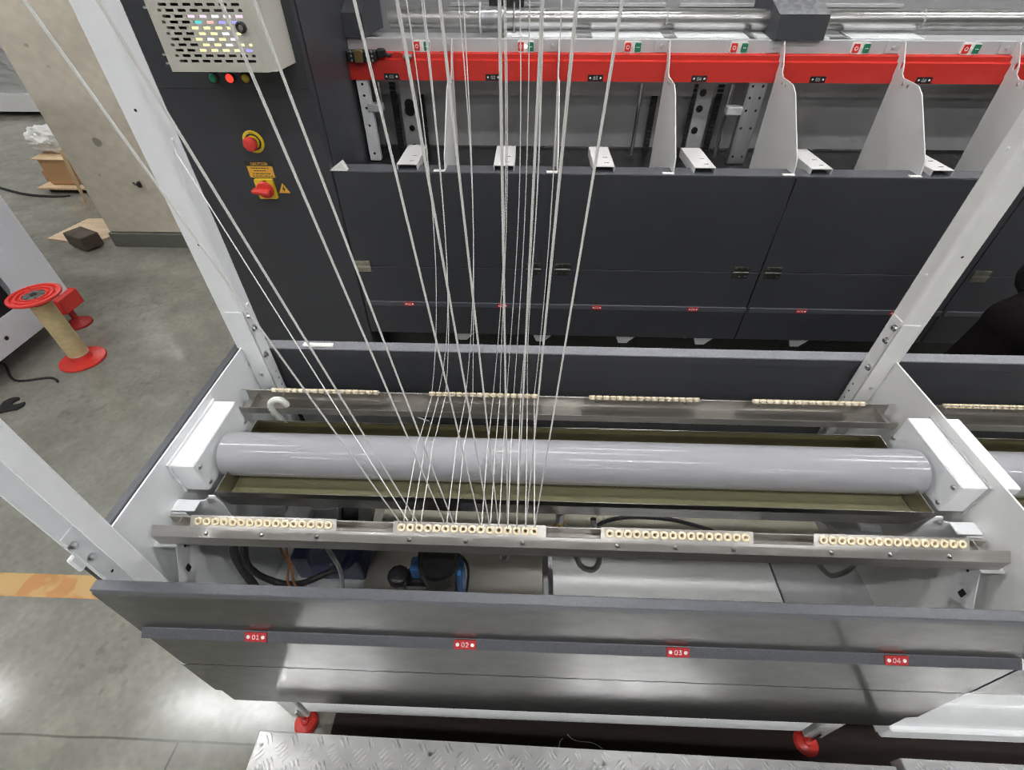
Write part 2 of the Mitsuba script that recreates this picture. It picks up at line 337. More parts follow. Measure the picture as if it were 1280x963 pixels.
pbl = angle_post(-0.792, -0.735, 1.026, 1.074, 'white folded post', 'white')
pbr = angle_post(0.999, 0.944, 1.026, 1.074, 'white folded post', 'white_warm')
pfl = part(fr, 'post', ext_z([(-0.735, 0.407), (-0.735, 0.443), (-0.741, 0.449), (-0.787, 0.449), (-0.793, 0.443), (-0.793, 0.402), (-0.790, 0.402), (-0.790, 0.442), (-0.786, 0.446), (-0.742, 0.446), (-0.738, 0.442), (-0.738, 0.407)], 0.60, 2.7), 'white', label='white channel shaped post')
def posts_extra(p, xi, s):
    # doubling plate inside the bend with bolts, return flange of the side plate
    part(p, 'doubling_plate', cat(box(*sorted((xi + s * 0.0005, xi + s * 0.003)), 1.030, 1.068, 0.74, 1.100, .001), box(*sorted((xi + s * 0.003, xi - s * 0.042)), 1.0225, 1.0255, 0.80, 1.095, .001)), 'white' if s > 0 else 'white_warm')
    for z in (1.075, 1.035, 0.943):
        part(p, 'bolt', bolt_mesh((xi + s * 0.003, 1.040, z), (s, 0, 0), 0.0062, 0.006), 'chrome')
    for z, dx in ((0.922, 0.046), (0.884, 0.022)):
        part(p, 'bolt', dome((xi - s * dx, 1.0215, z), (0, -1, 0), 0.0062, 0.005), 'chrome', 30)
    for z in (0.868, 0.842, 0.816, 0.790):
        part(p, 'hole', cyl((xi + s * 0.0025, 1.056, z), (xi + s * 0.0035, 1.056, z), 0.0028, 10), 'void')
    for z in (1.22, 1.50):
        part(p, 'rivet', dome((xi, 1.052, z), (s, 0, 0), 0.0045, 0.0025), 'white', 30)
        part(p, 'hole', cyl((xi - s * 0.030, 1.0262, z + .06), (xi - s * 0.030, 1.0254, z + .06), 0.0028, 10), 'void')
posts_extra(pbl, -0.735, 1); posts_extra(pbr, 0.944, -1)
k = part(pfl, 'bracket', cat(box(-0.7895, -0.7865, 0.403, 0.437, 0.62, 1.045, .001), box(-0.803, -0.7935, 0.392, 0.406, 0.955, 0.995, .003)), 'white', label='bolted doubling plate')
for z, y in ((1.018, 0.409), (0.968, 0.414)):
    part(pfl, 'bolt', bolt_mesh((-0.7865, y, z), (1, 0, 0), 0.006, 0.007), 'chrome')
part(pfl, 'hole', cyl((-0.7868, 0.420, 0.905), (-0.7858, 0.420, 0.905), 0.003, 10), 'void')
part(pfl, 'cover_strip', box(-0.806, -0.7945, 0.402, 0.449, 0.62, 0.955, .002), 'black', label='dark edge strip')
# trough and pan brackets of the frame
for s, x0 in ((1, XL), (-1, XR)):
    k = part(fr, 'trough_bracket', cat(ext_x([(0.455, 0.775), (0.500, 0.745), (0.545, 0.83), (0.545, 0.853), (0.505, 0.853)], *sorted((x0 + s * 0.045, x0 + s * 0.048))),
                                       box(*sorted((x0, x0 + s * 0.048)), 0.500, 0.545, 0.8505, 0.8535)), 'white', label='white trough bracket')
    part(k, 'slot', box(*sorted((x0 + s * 0.0475, x0 + s * 0.0486)), 0.485, 0.497, 0.772, 0.790), 'void')
    part(k, 'slot', box(*sorted((x0 + s * 0.0475, x0 + s * 0.0486)), 0.515, 0.520, 0.825, 0.831), 'void')
    k = part(fr, 'pan_bracket', cat(ext_y([(x0 + s * a, b) for a, b in ((0, .866), (0.050, .866), (0.064, .869), (0.074, .876), (0.080, .888), (0.094, .888), (0.102, .850), (0.104, .800), (0.09, .775), (0.0, .79))], 0.606, 0.609),
                                     box(*sorted((x0, x0 + s * 0.052)), 0.580, 0.609, 0.8635, 0.8665)), 'white', label='white pan bracket')
    part(k, 'flange', box(*sorted((x0, x0 + s * 0.035)), 0.575, 0.578, 0.79, 0.864, .001), 'white')
    part(k, 'bolt', bolt_mesh((x0 + s * 0.018, 0.575, 0.845), (0, -1, 0), 0.005, 0.004), 'black' if s < 0 else 'void')
    part(k, 'bolt', bolt_mesh((x0 + s * 0.024, 0.575, 0.815), (0, -1, 0), 0.004, 0.003), 'void')
    part(k, 'bolt', bolt_mesh((x0 + s * 0.082, 0.606, 0.872), (0, -1, 0), 0.006, 0.006), 'chrome')

# number plates on the front strip and on the machine behind
def number_plate(x, y, z, text, label, group, w=0.042, h=0.0175, base='plate_red', ink='print_white', tilt=0.0):
    k = thing('number_plate', label, 'number plate', group)
    # built facing up in its own frame, then turned upright (tilt leans it back) and set in place
    R = trimesh.transformations.rotation_matrix(PI / 2 - tilt, (1, 0, 0)); R[:3, 3] = (x, y, z)
    p = ext(rrect(-w / 2, w / 2, -h / 2, h / 2, 0.001), 0.0018); p.apply_transform(R)
    part(k, 'plate', p, base)
    t = meshkit.text_mesh(text, h * 0.50, 0.0006, h > .02)
    t.apply_translation(-(t.bounds[0] + t.bounds[1]) / 2 * np.array([1, 1, 0])); t.apply_translation((0, 0, .0017)); t.apply_transform(R)
    part(k, 'lettering', t, ink, label=f'number {text}')
    for s in (-1, 1):
        q = dome((s * w * 0.34, 0, 0.0018), (0, 0, 1), 0.0037, 0.002, 12); q.apply_transform(R)
        part(k, 'rivet', q, 'print_white', 30)
for i, x in enumerate((-0.505, -0.1014, 0.301, 0.7045)):
    number_plate(x, PY - 0.0073, 0.8132, f'0{i + 1}', f'small red number plate reading 0{i + 1}, {["leftmost", "second from the left", "third from the left", "rightmost"][i]} on the front strip', 'red number plates on the front strip', tilt=PI / 4)

# eyelet troughs -------------------------------------------------
GROUPS = [-0.6690, -0.2450, 0.1810, 0.6080]
PITCH_E = 0.01818
def trough_section(mir):
    o = [(0.520, 0.905), (0.504, 0.889), (0.506, 0.855), (0.562, 0.855), (0.562, 0.876)]
    t = 0.0025
    i = [(0.562 - t, 0.876), (0.562 - t, 0.855 + t), (0.506 + t, 0.855 + t), (0.504 + t, 0.8882), (0.5218, 0.9035)]
    p = o + i
    return [((1.457 - y), z) for y, z in p] if mir else p
def eyelet_mesh():
    prof = [(0.0033, -0.006), (0.0033, 0.0034), (0.0039, 0.0045), (0.0050, 0.0054), (0.0068, 0.0054), (0.0083, 0.0046), (0.0087, 0.0032), (0.0087, 0.0008), (0.0066, 0.0006), (0.0066, -0.0006), (0.0084, -0.001), (0.0084, -0.005), (0.0072, -0.006), (0.0033, -0.006)]
    m = trimesh.creation.revolve(np.array(prof), sections=20)
    if m.volume < 0: m.invert()
    return m
EYELET = mikit.ply(eyelet_mesh(), M['ceramic'], 40)
def eyelet_frame(mir):
    n = np.array([0, -0.68, 0.733]) * (np.array([1, -1, 1]) if mir else 1)
    n = n / np.linalg.norm(n)
    d = np.array([0, 0.733, 0.68]) * (np.array([1, -1, 1]) if mir else 1)
    d = d / np.linalg.norm(d)
    o = np.array([0, 1.457 - 0.5195 if mir else 0.5195, 0.9035])
    return o, d, n
def make_trough(x0, x1, groups, mir, label, where, xo=0.0):
    k = thing('eyelet_trough', label, 'trough')
    part(k, 'channel', ext_x(trough_section(mir), x0, x1), 'steel', label='bent stainless steel channel')
    f = (lambda y: 1.457 - y) if mir else (lambda y: y)
    for x in (x0 + 0.030, x1 - 0.033):
        ys = sorted((f(0.508), f(0.560)))
        part(k, 'end_stop', box(x, x + 0.003, ys[0], ys[1], 0.857, 0.878), 'steel')
    o, d, n = eyelet_frame(mir)
    R = np.eye(4); R[:3, 0] = (1, 0, 0); R[:3, 1] = d if not mir else -d; R[:3, 2] = n
    for gi, g in enumerate(groups):
        a, b = g - 0.018, g + 15 * PITCH_E + (0.016 if gi != 1 else 0.024)
        holes = [shapely.Point(g + i * PITCH_E, 0).buffer(0.0062, quad_segs=4) for i in range(16)]
        pl = rrect(a, b, -0.0125, 0.0125, 0.004).difference(shapely.union_all(holes))
        pm = ext(pl, 0.0016)
        pm.apply_translation((0, 0, -0.0008)); pm.apply_transform(R); pm.apply_translation(o + d * 0.0125)
        lip = box(a, b, *sorted((f(0.5215), f(0.5235))), 0.880, 0.9045)
        e = part(k, 'eyelet_bar', cat(pm, lip), 'eyeplate', label=f'bar of sixteen cream ceramic eyelets, block {gi + 1} from the left')
        for i in range(16):
            Q = R.copy(); Q[:3, 3] = o + d * 0.0125 + np.array([g + i * PITCH_E, 0, 0])
            raw(e, 'eyelet', moved(EYELET, T(Q)))
        for j in (0.9, 7.3, 13.7):
            if not mir:
                p = np.array([g + j * PITCH_E, 0.5105, 0.8958]); part(k, 'screw', dome(p, (0, -0.7, 0.7), 0.0048, 0.004), 'chrome', 30)
            else:
                p = np.array([g + j * PITCH_E, f(0.5235), 0.892]); part(k, 'screw', dome(p, (0, -1, 0.2), 0.0042, 0.006), 'chrome', 30)
    return k
ft_ = make_trough(-0.768, 0.976, GROUPS, False, 'long stainless steel eyelet trough in front of the white roller', 'front')
rt_ = make_trough(-0.768, 0.976, GROUPS, True, 'long stainless steel eyelet trough behind the white roller', 'rear')
nt_ = make_trough(1.015, 1.9, [1.098, 1.524], True, 'stainless steel eyelet trough of the next bay, right of the right side plate', 'next')

# bearing boxes, rollers, pans --------------------------------------
def bearing_box(x_plate, s, label):
    k = thing('bearing_box', label, 'bearing housing')
    xs = sorted((x_plate + s * 0.004, x_plate + s * 0.059))
    part(k, 'housing', box(xs[0], xs[1], 0.637, 0.842, 0.864, 0.953, .0025), 'white')
    xb = sorted((x_plate, x_plate + s * 0.006))
    part(k, 'back_plate', box(xb[0], xb[1], 0.634, 0.846, 0.860, 0.957, .001), 'gray' if s < 0 else 'white')
    for y, z in ((0.650, 0.935), (0.650, 0.880), (0.835, 0.885)):
        part(k, 'screw', dome((x_plate + s * 0.059, y, z), (s, 0, 0), 0.0055, 0.005), 'chrome', 30)
    return k
bearing_box(XL, 1, 'white box shaped bearing housing on the left side plate')
bearing_box(XR, -1, 'white box shaped bearing housing on the inner face of the right side plate')
bearing_box(XR + 0.005, 1, 'white box shaped bearing housing of the next bay, beyond the right side plate')
RC = np.array([0.7285, 0.887]); RR = 0.0528
def make_roller(x0, x1, label):
    k = thing('coating_roller', label, 'roller')
    L = x1 - x0
    part(k, 'drum', lathe([(0, 0), (RR - .003, 0), (RR - .0008, .0008), (RR, .003), (RR, L - .003), (RR - .0008, L - .0008), (RR - .003, L), (0, L)], 72, (x0, RC[0], RC[1]), (1, 0, 0)), 'roller', 40, label='glossy white drum')
    for xa, xb in ((x0 - 0.012, x0 + .001), (x1 - .001, x1 + 0.012)):
        part(k, 'shaft', cyl((xa, RC[0], RC[1]), (xb, RC[0], RC[1]), 0.014, 18), 'chrome', 30)
make_roller(-0.709, 0.915, 'long glossy white roller lying in the steel pan')
make_roller(1.067, 2.0, 'glossy white roller of the next bay, right of the right side plate')
def make_pan(x0, x1, label):
    k = thing('drip_pan', label, 'pan')
    y0, y1, zt, zb, t = 0.617, 0.840, 0.888, 0.812, 0.002
    sec = [(y0, zt), (y0, 0.872), (y0 + .018, zb), (y1 - .018, zb), (y1, 0.872), (y1, zt), (y1 - t, zt), (y1 - t, 0.872), (y1 - .018 - t, zb + t), (y0 + .018 + t, zb + t), (y0 + t, 0.872), (y0 + t, zt)]
    part(k, 'tray', ext_x(sec, x0, x1), 'pan_outer', label='folded steel tray')
    inner = [(y0 + .0025, zt - .004), (y0 + .0035, 0.872), (y0 + .021, zb + .003), (y1 - .021, zb + .003), (y1 - .0035, 0.872), (y1 - .0025, zt - .004), (y1 - .0035, zt - .004), (y1 - .0045, 0.8722), (y1 - .022, zb + .004), (y0 + .022, zb + .004), (y0 + .0045, 0.8722), (y0 + .0035, zt - .004)]
    part(k, 'lining', ext_x(inner, x0 + .002, x1 - .002), 'pan_steel', label='inside with a yellowish reflection painted in')
    for x in (x0, x1 - .002):
        part(k, 'end_plate', ext_x(sec[:6], x, x + .002), 'tank_steel')
    part(k, 'liquid', box(x0 + .003, x1 - .003, y0 + .010, y1 - .010, 0.838, 0.8402), 'liquid', label='olive sizing liquid')
    return k
make_pan(-0.690, 0.895, 'shallow stainless pan of olive liquid below the white roller')
make_pan(1.085, 2.0, 'shallow stainless pan of the next bay, right of the right side plate')
# drain fitting below the pan
solo('floor_shade', box(-0.57, 2.4, 0.10, 0.60, 0.0, 0.006, .001), 'floor_shade', 'dark brown sheet added as painted shade on the floor in the gap between the platform and the base beam', 'mat')  # dark sheet added to paint the shade in the floor gap
k = thing('drain_fitting', 'small steel and brass drain fitting under the front edge of the pan', 'pipe fitting')
part(k, 'nut', cyl((0.092, 0.64, 0.775), (0.092, 0.64, 0.812), 0.011, 6), 'chrome')
part(k, 'elbow', cat(cyl((0.092, 0.64, 0.752), (0.092, 0.64, 0.776), 0.009, 14), cyl((0.080, 0.628, 0.757), (0.104, 0.652, 0.757), 0.008, 14)), 'brass', 30, label='brass elbow')
part(k, 'thin_hose', tube([(0.085, 0.632, 0.757), (0.05, 0.61, 0.765), (0.0, 0.60, 0.76), (-0.04, 0.60, 0.70)], 0.003, 6, 16), 'rubber', 30)

# things inside the frame ------------------------------------------
tk = thing('supply_tank', 'rectangular stainless steel supply tank standing inside the frame under the front trough', 'tank')
part(tk, 'body', box(-0.450, 0.066, 0.52, 0.80, 0.300, 0.414), 'tank_steel')
part(tk, 'lid', box(-0.452, 0.068, 0.50, 0.805, 0.414, 0.42, .001), 'tank_steel')
part(tk, 'side_fin', box(0.070, 0.085, 0.55, 0.79, 0.300, 0.400), 'gray')
part(tk, 'nipple', lathe([(0, 0), (.015, 0), (.015, .006), (.009, .008), (.009, .03), (.0, .03)], 16, (-0.047, 0.728, 0.42)), 'chrome', 30, label='steel hose nipple')
for x, y in ((-0.40, 0.77), (-0.185, 0.775), (0.02, 0.60)):
    part(tk, 'screw', dome((x, y, 0.42), (0, 0, 1), 0.006, 0.005), 'chrome', 30)
pu = thing('pump', 'small blue circulation pump with a large round black cap standing on the steel tank', 'pump')
part(pu, 'body', cat(lathe([(0, 0), (.045, 0), (.050, .015), (.050, .08), (0, .08)], 28, (-0.222, 0.642, 0.42)), box(-0.33, -0.24, 0.612, 0.665, 0.421, 0.470, .008)), 'black', 35, label='black lower housing')
part(pu, 'bracket', cat(box(-0.306, -0.272, 0.630, 0.672, 0.470, 0.520, .004), box(-0.178, -0.158, 0.610, 0.668, 0.421, 0.535, .006)), 'blue', 0, label='blue housing piece')
part(pu, 'motor_cap', lathe([(0, 0), (.052, 0), (.056, .004), (.056, .055), (.050, .064), (.046, .064), (.044, .060), (.0, .060)], 36, (-0.222, 0.640, 0.50)), 'black', 30, label='black round cap')
part(pu, 'knob', lathe([(0, 0), (.028, 0), (.031, .006), (.031, .022), (.022, .030), (0, .030)], 10, (-0.340, 0.628, 0.470)), 'black', 0, label='black knob')
part(pu, 'terminal_box', box(-0.285, -0.262, 0.655, 0.695, 0.475, 0.545, .006), 'black')
part(pu, 'cable', tube([(-0.175, 0.665, 0.555), (-0.155, 0.655, 0.545), (-0.146, 0.625, 0.47), (-0.150, 0.59, 0.425)], 0.004, 6, 16), 'rubber', 30)
mo = thing('gear_motor', 'dark blue geared motor with cooling fins under the left end of the pan', 'motor')
mx0, mx1, my, mz = -0.735, -0.505, 0.800, 0.560
part(mo, 'stator', lathe([(0, 0), (.070, 0), (.076, .01), (.076, .15), (.070, .155), (0, .155)], 36, (mx0 + .07, my, mz), (1, 0, 0)), 'motor_gray', 30, label='grey motor barrel')
for i in range(14):
    a = i * 2 * PI / 14
    c = np.array([0, my + math.cos(a) * .079, mz + math.sin(a) * .079])
    b = box(-.065, .065, -.002, .002, -.006, .006); b.apply_transform(trimesh.transformations.rotation_matrix(a + PI / 2, (1, 0, 0))); b.apply_translation((mx0 + .147, c[1], c[2]))
    part(mo, 'fin', b, 'motor_gray')
part(mo, 'end_bell', lathe([(0, 0), (.060, 0), (.072, .012), (.080, .02), (.080, .06), (0, .06)], 36, (mx1 - .012, my, mz), (1, 0, 0)), 'black', 30, label='black end bell')
part(mo, 'fan_cover', lathe([(0, 0), (.070, 0), (.078, .015), (.078, .07), (0, .07)], 36, (mx0, my, mz), (1, 0, 0)), 'motor_gray', 30)
part(mo, 'gearbox', cat(lathe([(0, 0), (.062, 0), (.070, .008), (.070, .03), (.064, .04), (.064, .09), (.050, .10), (.050, .106), (0, .106)], 30, (-0.560, 0.735, 0.430), (0.1, -.55, .8)), box(-0.60, -0.50, 0.70, 0.80, 0.40, 0.48, .02)), 'motor_blue', 35, label='dark blue gearbox')
for i in range(4):
    part(mo, 'bolt', bolt_mesh((-0.552 + .038 * math.cos(i * 1.57 + .5), 0.679 + .032 * math.sin(i * 1.57 + .5), 0.514 + .022 * math.sin(i * 1.57 + .5)), (0.1, -.55, .8), 0.006, 0.006), 'chrome')
part(mo, 'terminal_box', box(-0.66, -0.58, 0.70, 0.76, 0.58, 0.63, .008), 'motor_gray')
part(mo, 'foot', box(-0.70, -0.49, 0.70, 0.85, 0.300, 0.42, .004), 'motor_blue')
solo('power_cable', tube([(-0.690, 0.60, 0.78), (-0.699, 0.60, 0.73), (-0.731, 0.60, 0.651), (-0.745, 0.60, 0.56), (-0.748, 0.60, 0.42), (-0.74, 0.60, 0.315)], 0.011, 8, 30), 'rubber', 'thick black cable hanging straight down beside the left trough bracket', 'cable', None, 30)
solo('power_cable', tube([(-0.672, 0.60, 0.76), (-0.690, 0.585, 0.669), (-0.697, 0.58, 0.60), (-0.655, 0.58, 0.53), (-0.577, 0.58, 0.532), (-0.530, 0.60, 0.54), (-0.50, 0.63, 0.50)], 0.0085, 8, 40), 'rubber', 'black cable looping in front of the geared motor', 'cable', None, 30)
solo('wire_bundle', cat(tube([(-0.575, 0.60, 0.74), (-0.586, 0.58, 0.696), (-0.585, 0.58, 0.636), (-0.610, 0.575, 0.57), (-0.60, 0.565, 0.45), (-0.59, 0.56, 0.315)], 0.003, 6, 24), tube([(-0.560, 0.60, 0.74), (-0.572, 0.575, 0.690), (-0.577, 0.575, 0.636), (-0.592, 0.570, 0.57), (-0.585, 0.56, 0.45), (-0.575, 0.555, 0.315)], 0.003, 6, 24)), 'wire', 'thin orange brown wires hanging beside the geared motor', 'wires', None, 30)
solo('clear_hose', tube([(-0.475, 0.59, 0.75), (-0.465, 0.58, 0.704), (-0.457, 0.575, 0.632), (-0.466, 0.57, 0.55), (-0.474, 0.56, 0.46), (-0.478, 0.55, 0.32)], 0.0055, 8, 30), 'hose', 'thin grey hose hanging down at the left edge of the steel tank', 'hose', None, 30)
solo('clear_hose', tube([(0.10, 0.66, 0.74), (0.131, 0.63, 0.675), (0.148, 0.62, 0.627), (0.172, 0.618, 0.585), (0.192, 0.62, 0.577), (0.204, 0.622, 0.606), (0.198, 0.64, 0.671), (0.18, 0.67, 0.74)], 0.0075, 8, 40), 'hose', 'looped clear hose hanging right of the steel tank', 'hose', None, 30)
solo('clear_hose', tube([(0.16, 0.79, 0.395), (0.208, 0.80, 0.449), (0.238, 0.80, 0.509), (0.292, 0.80, 0.543), (0.362, 0.80, 0.551), (0.445, 0.80, 0.542), (0.536, 0.80, 0.508), (0.606, 0.80, 0.471), (0.65, 0.79, 0.41)], 0.006, 8, 48), 'rubber', 'dark hose arching under the pan behind the third eyelet block', 'hose', None, 30)
solo('clear_hose', tube([(0.74, 0.66, 0.70), (0.764, 0.64, 0.629), (0.80, 0.635, 0.58), (0.835, 0.635, 0.558), (0.862, 0.638, 0.58), (0.866, 0.642, 0.623), (0.855, 0.66, 0.70)], 0.0065, 8, 36), 'hose', 'looped clear hose hanging under the fourth eyelet block', 'hose', None, 30)
solo('duct', tube([(0.72, 0.76, 0.745), (0.774, 0.73, 0.715), (0.858, 0.72, 0.664), (0.945, 0.72, 0.645)], 0.022, 14, 24), 'gray', 'grey bent duct below the right end of the pan', 'duct', None, 30)
k = thing('tank_fill_pipe', 'pale plastic bent pipe rising at the left end of the rear trough', 'pipe')
part(k, 'pipe', tube([(-0.60, 0.905, 0.60), (-0.645, 0.892, 0.80), (-0.668, 0.885, 0.872), (-0.668, 0.884, 0.900), (-0.655, 0.886, 0.915), (-0.638, 0.888, 0.915), (-0.630, 0.889, 0.905), (-0.628, 0.89, 0.893)], 0.0085, 10, 40), 'pvc', 30)

# ================================================================= yarns
FT = {0: (-.356, .42, 1.7704), 1: (-.3307, .42, 1.7705), 2: (-.2888, .40, 1.7719), 5: (-.2165, .42, 1.7707), 6: (-.2066, .45, 1.7687), 9: (-.1316, .45, 1.7688),
      10: (-.0888, .40, 1.7723), 11: (-.0638, .42, 1.771), 12: (-.0207, .38, 1.7739), 13: (.0056, .36, 1.7753), 14: (.0241, .34, 1.7767), 15: (.0606, .42, 1.7713)}
RT = {0: [(-.2091, .955, 1.1772), (-.1967, .975, 1.4214), (-.2062, 1., 1.7309)], 1: [(-.1824, .955, 1.1777), (-.1747, .975, 1.4217), (-.1812, 1., 1.7309)],
      2: [(-.1809, .955, 1.1778), (-.1739, .975, 1.4217), (-.178, 1., 1.7309)], 5: [(-.1245, .955, 1.179), (-.113, .975, 1.4225), (-.121, 1., 1.7311)],
      6: [(-.1219, .955, 1.1791), (-.1125, .975, 1.4225), (-.1132, 1., 1.7311)], 9: [(-.0584, .955, 1.1804), (-.0467, .975, 1.4234), (-.0468, 1., 1.7312)],
      10: [(-.0528, .955, 1.1805), (-.0433, .975, 1.4234), (-.0442, 1., 1.7312)], 11: [(-.0294, .955, 1.1811), (-.0185, .975, 1.4237), (-.0208, 1., 1.7313)],
      12: [(-.0138, .955, 1.1814), (-.0056, .975, 1.4239), (-.0052, 1., 1.7313)], 13: [(.0066, .955, 1.1818), (.0169, .975, 1.4242), (.0129, 1., 1.7313)],
      14: [(.0094, .955, 1.1819), (.0177, .975, 1.4242), (.0168, 1., 1.7314)], 15: [(.0412, .955, 1.1826), (.0474, .975, 1.4246), (.0465, 1., 1.7314)]}
ordinal = 'first second third fourth fifth sixth seventh eighth ninth tenth eleventh twelfth thirteenth fourteenth fifteenth sixteenth'.split()
of, df, nf = eyelet_frame(False); orr, drr, nr = eyelet_frame(True)
for i in sorted(FT):
    xe = GROUPS[1] + i * PITCH_E
    low = of + df * 0.0125 - nf * 0.008 + np.array([xe, 0, 0])
    hi = np.array(FT[i]); top = low + (hi - low) * ((2.6 - low[2]) / (hi[2] - low[2]))
    if i == 1:       # this one is tied off at the left rear post
        top, hi = np.array([-0.7325, 1.046, 1.487]), np.array([-0.7320, 1.040, 1.480])
    a = tube([top, hi, low + (hi - low) * .5, low + (hi - low) * .1, low], 0.0013, 6)
    er = orr + drr * 0.0125 + np.array([xe, 0, 0])
    roll = [np.array([xe, RC[0] - math.cos(t) * (RR + .0013), RC[1] + math.sin(t) * (RR + .0013)]) for t in (0.95, 1.2, 1.571, 1.95, 2.2)]
    pts = [low] + roll + [er - nr * 0.006, er + nr * 0.006]
    r = [np.array(p) for p in RT[i]]
    seg = [er + nr * 0.006] + r + [r[2] + (r[2] - r[1]) * (0.87 / 0.307)]
    b = tube(pts, 0.0012, 6); c = tube(seg, 0.0011, 6, 24)
    e = 'far left' if i == 0 else 'far right' if i == 15 else ''
    solo('yarn', cat(a, b, c), 'yarn', f'white yarn through the {ordinal[i]} eyelet from the left of the second eyelet block', 'yarn', 'white yarns running through the second eyelet block', 30)

# ================================================================= winding machine behind
BY = 1.785
bk = thing('winding_machine', 'large dark grey and white yarn winding machine with a red beam behind the frame', 'machine')
CX0, CX1 = -1.285, -0.712
part(bk, 'cabinet', box(CX0, CX1, BY, 2.9, 0.03, 2.25, .004), 'dark', label='tall dark grey control cabinet')
seam = part(bk, 'cabinet_cover', box(CX0 + .004, CX1 - .004, BY - .003, BY + .003, 1.449, 2.245, .001), 'dark', label='upper cover sheet')
part(bk, 'side_sheet', box(CX1 + .0005, CX1 + .004, BY + .03, 2.89, 0.9, 2.24), 'dark')
# doors with hinges: each door has an upper and a lower leaf
door_x = [(-0.708, 0.085), (0.089, 0.944), (0.948, 1.765), (1.769, 2.6)]
for x0, x1 in door_x:
    part(bk, 'panel', box(x0, x1 - .0015, BY, BY + .012, 0.8145, 1.190, .001), 'dark', label='upper dark sheet panel')
    part(bk, 'panel', box(x0, x1 - .0015, BY, BY + .012, 0.478, 0.8125, .001), 'dark', label='lower dark flap')
    part(bk, 'number_strip', box(x0 + .01, x1 - .0005, BY - .006, BY + .002, 0.624, 0.647, .001), 'dark_rail', label='grey strip')
part(bk, 'panel_top', box(-0.708, 2.6, BY + .001, BY + .075, 1.184, 1.193, .001), 'dark_rail', label='folded top edge of the panels')
for x in (-0.677, 0.027, 0.145, 0.866, 0.995, 1.695, 1.815):
    k = part(bk, 'hinge', cat(box(x - .032, x + .032, BY - .003, BY, 0.816, 0.838, .0005), box(x - .032, x + .032, BY - .003, BY, 0.788, 0.811, .0005)), 'nickel', label='nickel hinge')
    part(k, 'pin', cyl((x - .033, BY - .004, 0.8135), (x + .033, BY - .004, 0.8135), 0.0032, 10), 'chrome', 30)
    for dx in (-.023, 0, .023):
        part(k, 'screw', dome((x + dx, BY - .003, 0.831), (0, -1, 0), 0.0032, 0.002, 10), 'chrome', 30)
        part(k, 'screw', dome((x + dx * (1 if dx else .01), BY - .003, 0.796), (0, -1, 0), 0.0032, 0.002, 10), 'chrome', 30)
part(bk, 'plinth', box(-0.70, 2.6, 2.05, 2.6, 0.05, 0.60), 'void', label='dark base')
part(bk, 'base_skirt', box(-0.70, 2.6, 1.98, 1.99, 0.05, 0.50), 'black')
for i, x in enumerate((-0.28, 0.079, 0.458, 0.811, 1.24)):
    part(bk, 'latch_bracket', ext_y([(x - .045, .475), (x + .045, .475), (x + .008, .435), (x - .028, .435)], BY + .01, BY + .022), 'gray' if i > 1 else 'motor_gray', label='small grey bracket under the flap')
for x in (0.15, 0.72, 0.80, 1.5):
    part(bk, 'bolt', dome((x, 1.98, 0.34), (0, -1, 0), 0.006, 0.004), 'chrome', 30)
# red beam, switch rail, pipe
part(bk, 'red_beam', ext_x([(2.20, 1.400), (2.20, 1.4655), (2.212, 1.470), (2.212, 1.4855), (2.225, 1.490), (2.26, 1.490), (2.26, 1.400)], CX1 + .002, 2.9), 'red', label='long red beam')
part(bk, 'switch_rail', box(CX1 + .002, 2.9, 2.235, 2.262, 1.485, 1.532, .002), 'beam_gray', label='pale grey rail')
for x in (-.10, .23, .55, .85, 1.2):
    k = part(bk, 'shelf_plate', ext_x([(2.262, 1.528), (2.262, 1.534), (2.50, 1.560), (2.50, 1.553)], x, x + .27), 'white', label='white deflector plate')
part(bk, 'shelf', box(CX1 + .002, 2.9, 2.262, 2.60, 1.50, 1.508), 'gray')
part(bk, 'upper_panel', box(CX1 + .002, 2.9, 2.62, 2.64, 1.50, 2.3), 'inner_gray', label='grey upper back panel')
for x in (-.35, .18, .62, 1.16):
    part(bk, 'upper_plate', box(x, x + .38, 2.60, 2.62, 1.600, 1.612, .001), 'gray', label='grey plate')
pp = part(bk, 'roller_pipe', lathe([(0, 0), (.034, 0), (.034, 3.4), (0, 3.4)], 40, (-0.56, 2.35, 1.582), (1, 0, 0)), 'alu', 30, label='aluminium drive pipe')
for x in (-0.205, -0.074):
    part(bk, 'flange_disc', lathe([(0, 0), (.051, 0), (.054, .002), (.051, .006), (0, .006)], 32, (x, 2.35, 1.581), (1, 0, 0)), 'white' if x < -.1 else 'galv', 30, label='disc on the pipe')
part(bk, 'pipe_collar', lathe([(0, 0), (.039, 0), (.039, .09), (0, .09)], 32, (-0.195, 2.35, 1.581), (1, 0, 0)), 'galv', 30)
for x in (0.51, 1.47, 1.85):
    part(bk, 'pipe_joint', lathe([(0, 0), (.0348, 0), (.0348, .006), (0, .006)], 32, (x, 2.35, 1.582), (1, 0, 0)), 'gray', 30)
def motor_cover(x0, x1, y0, z0, z1, label, m='dark', mt=None):
    k = part(bk, 'motor_cover', ext_x([(y0, z0), (y0 + .01, z0 + .074), (y0 + .20, z1), (y0 + .30, z1), (y0 + .30, z0)], x0, x1), m, label=label)
    if mt:
        part(k, 'top_sheet', ext_x([(y0 + .011, z0 + .0745), (y0 + .20, z1 + .0005), (y0 + .30, z1 + .0005), (y0 + .30, z1 + .002), (y0 + .199, z1 + .002), (y0 + .010, z0 + .076)], x0 - .001, x1 + .001), mt)
motor_cover(0.896, 1.075, 2.215, 1.533, 1.665, 'dark grey box cover on the pipe', 'dark', 'galv')
motor_cover(-0.708, -0.630, 2.215, 1.535, 1.70, 'dark box cover at the left end of the pipe')
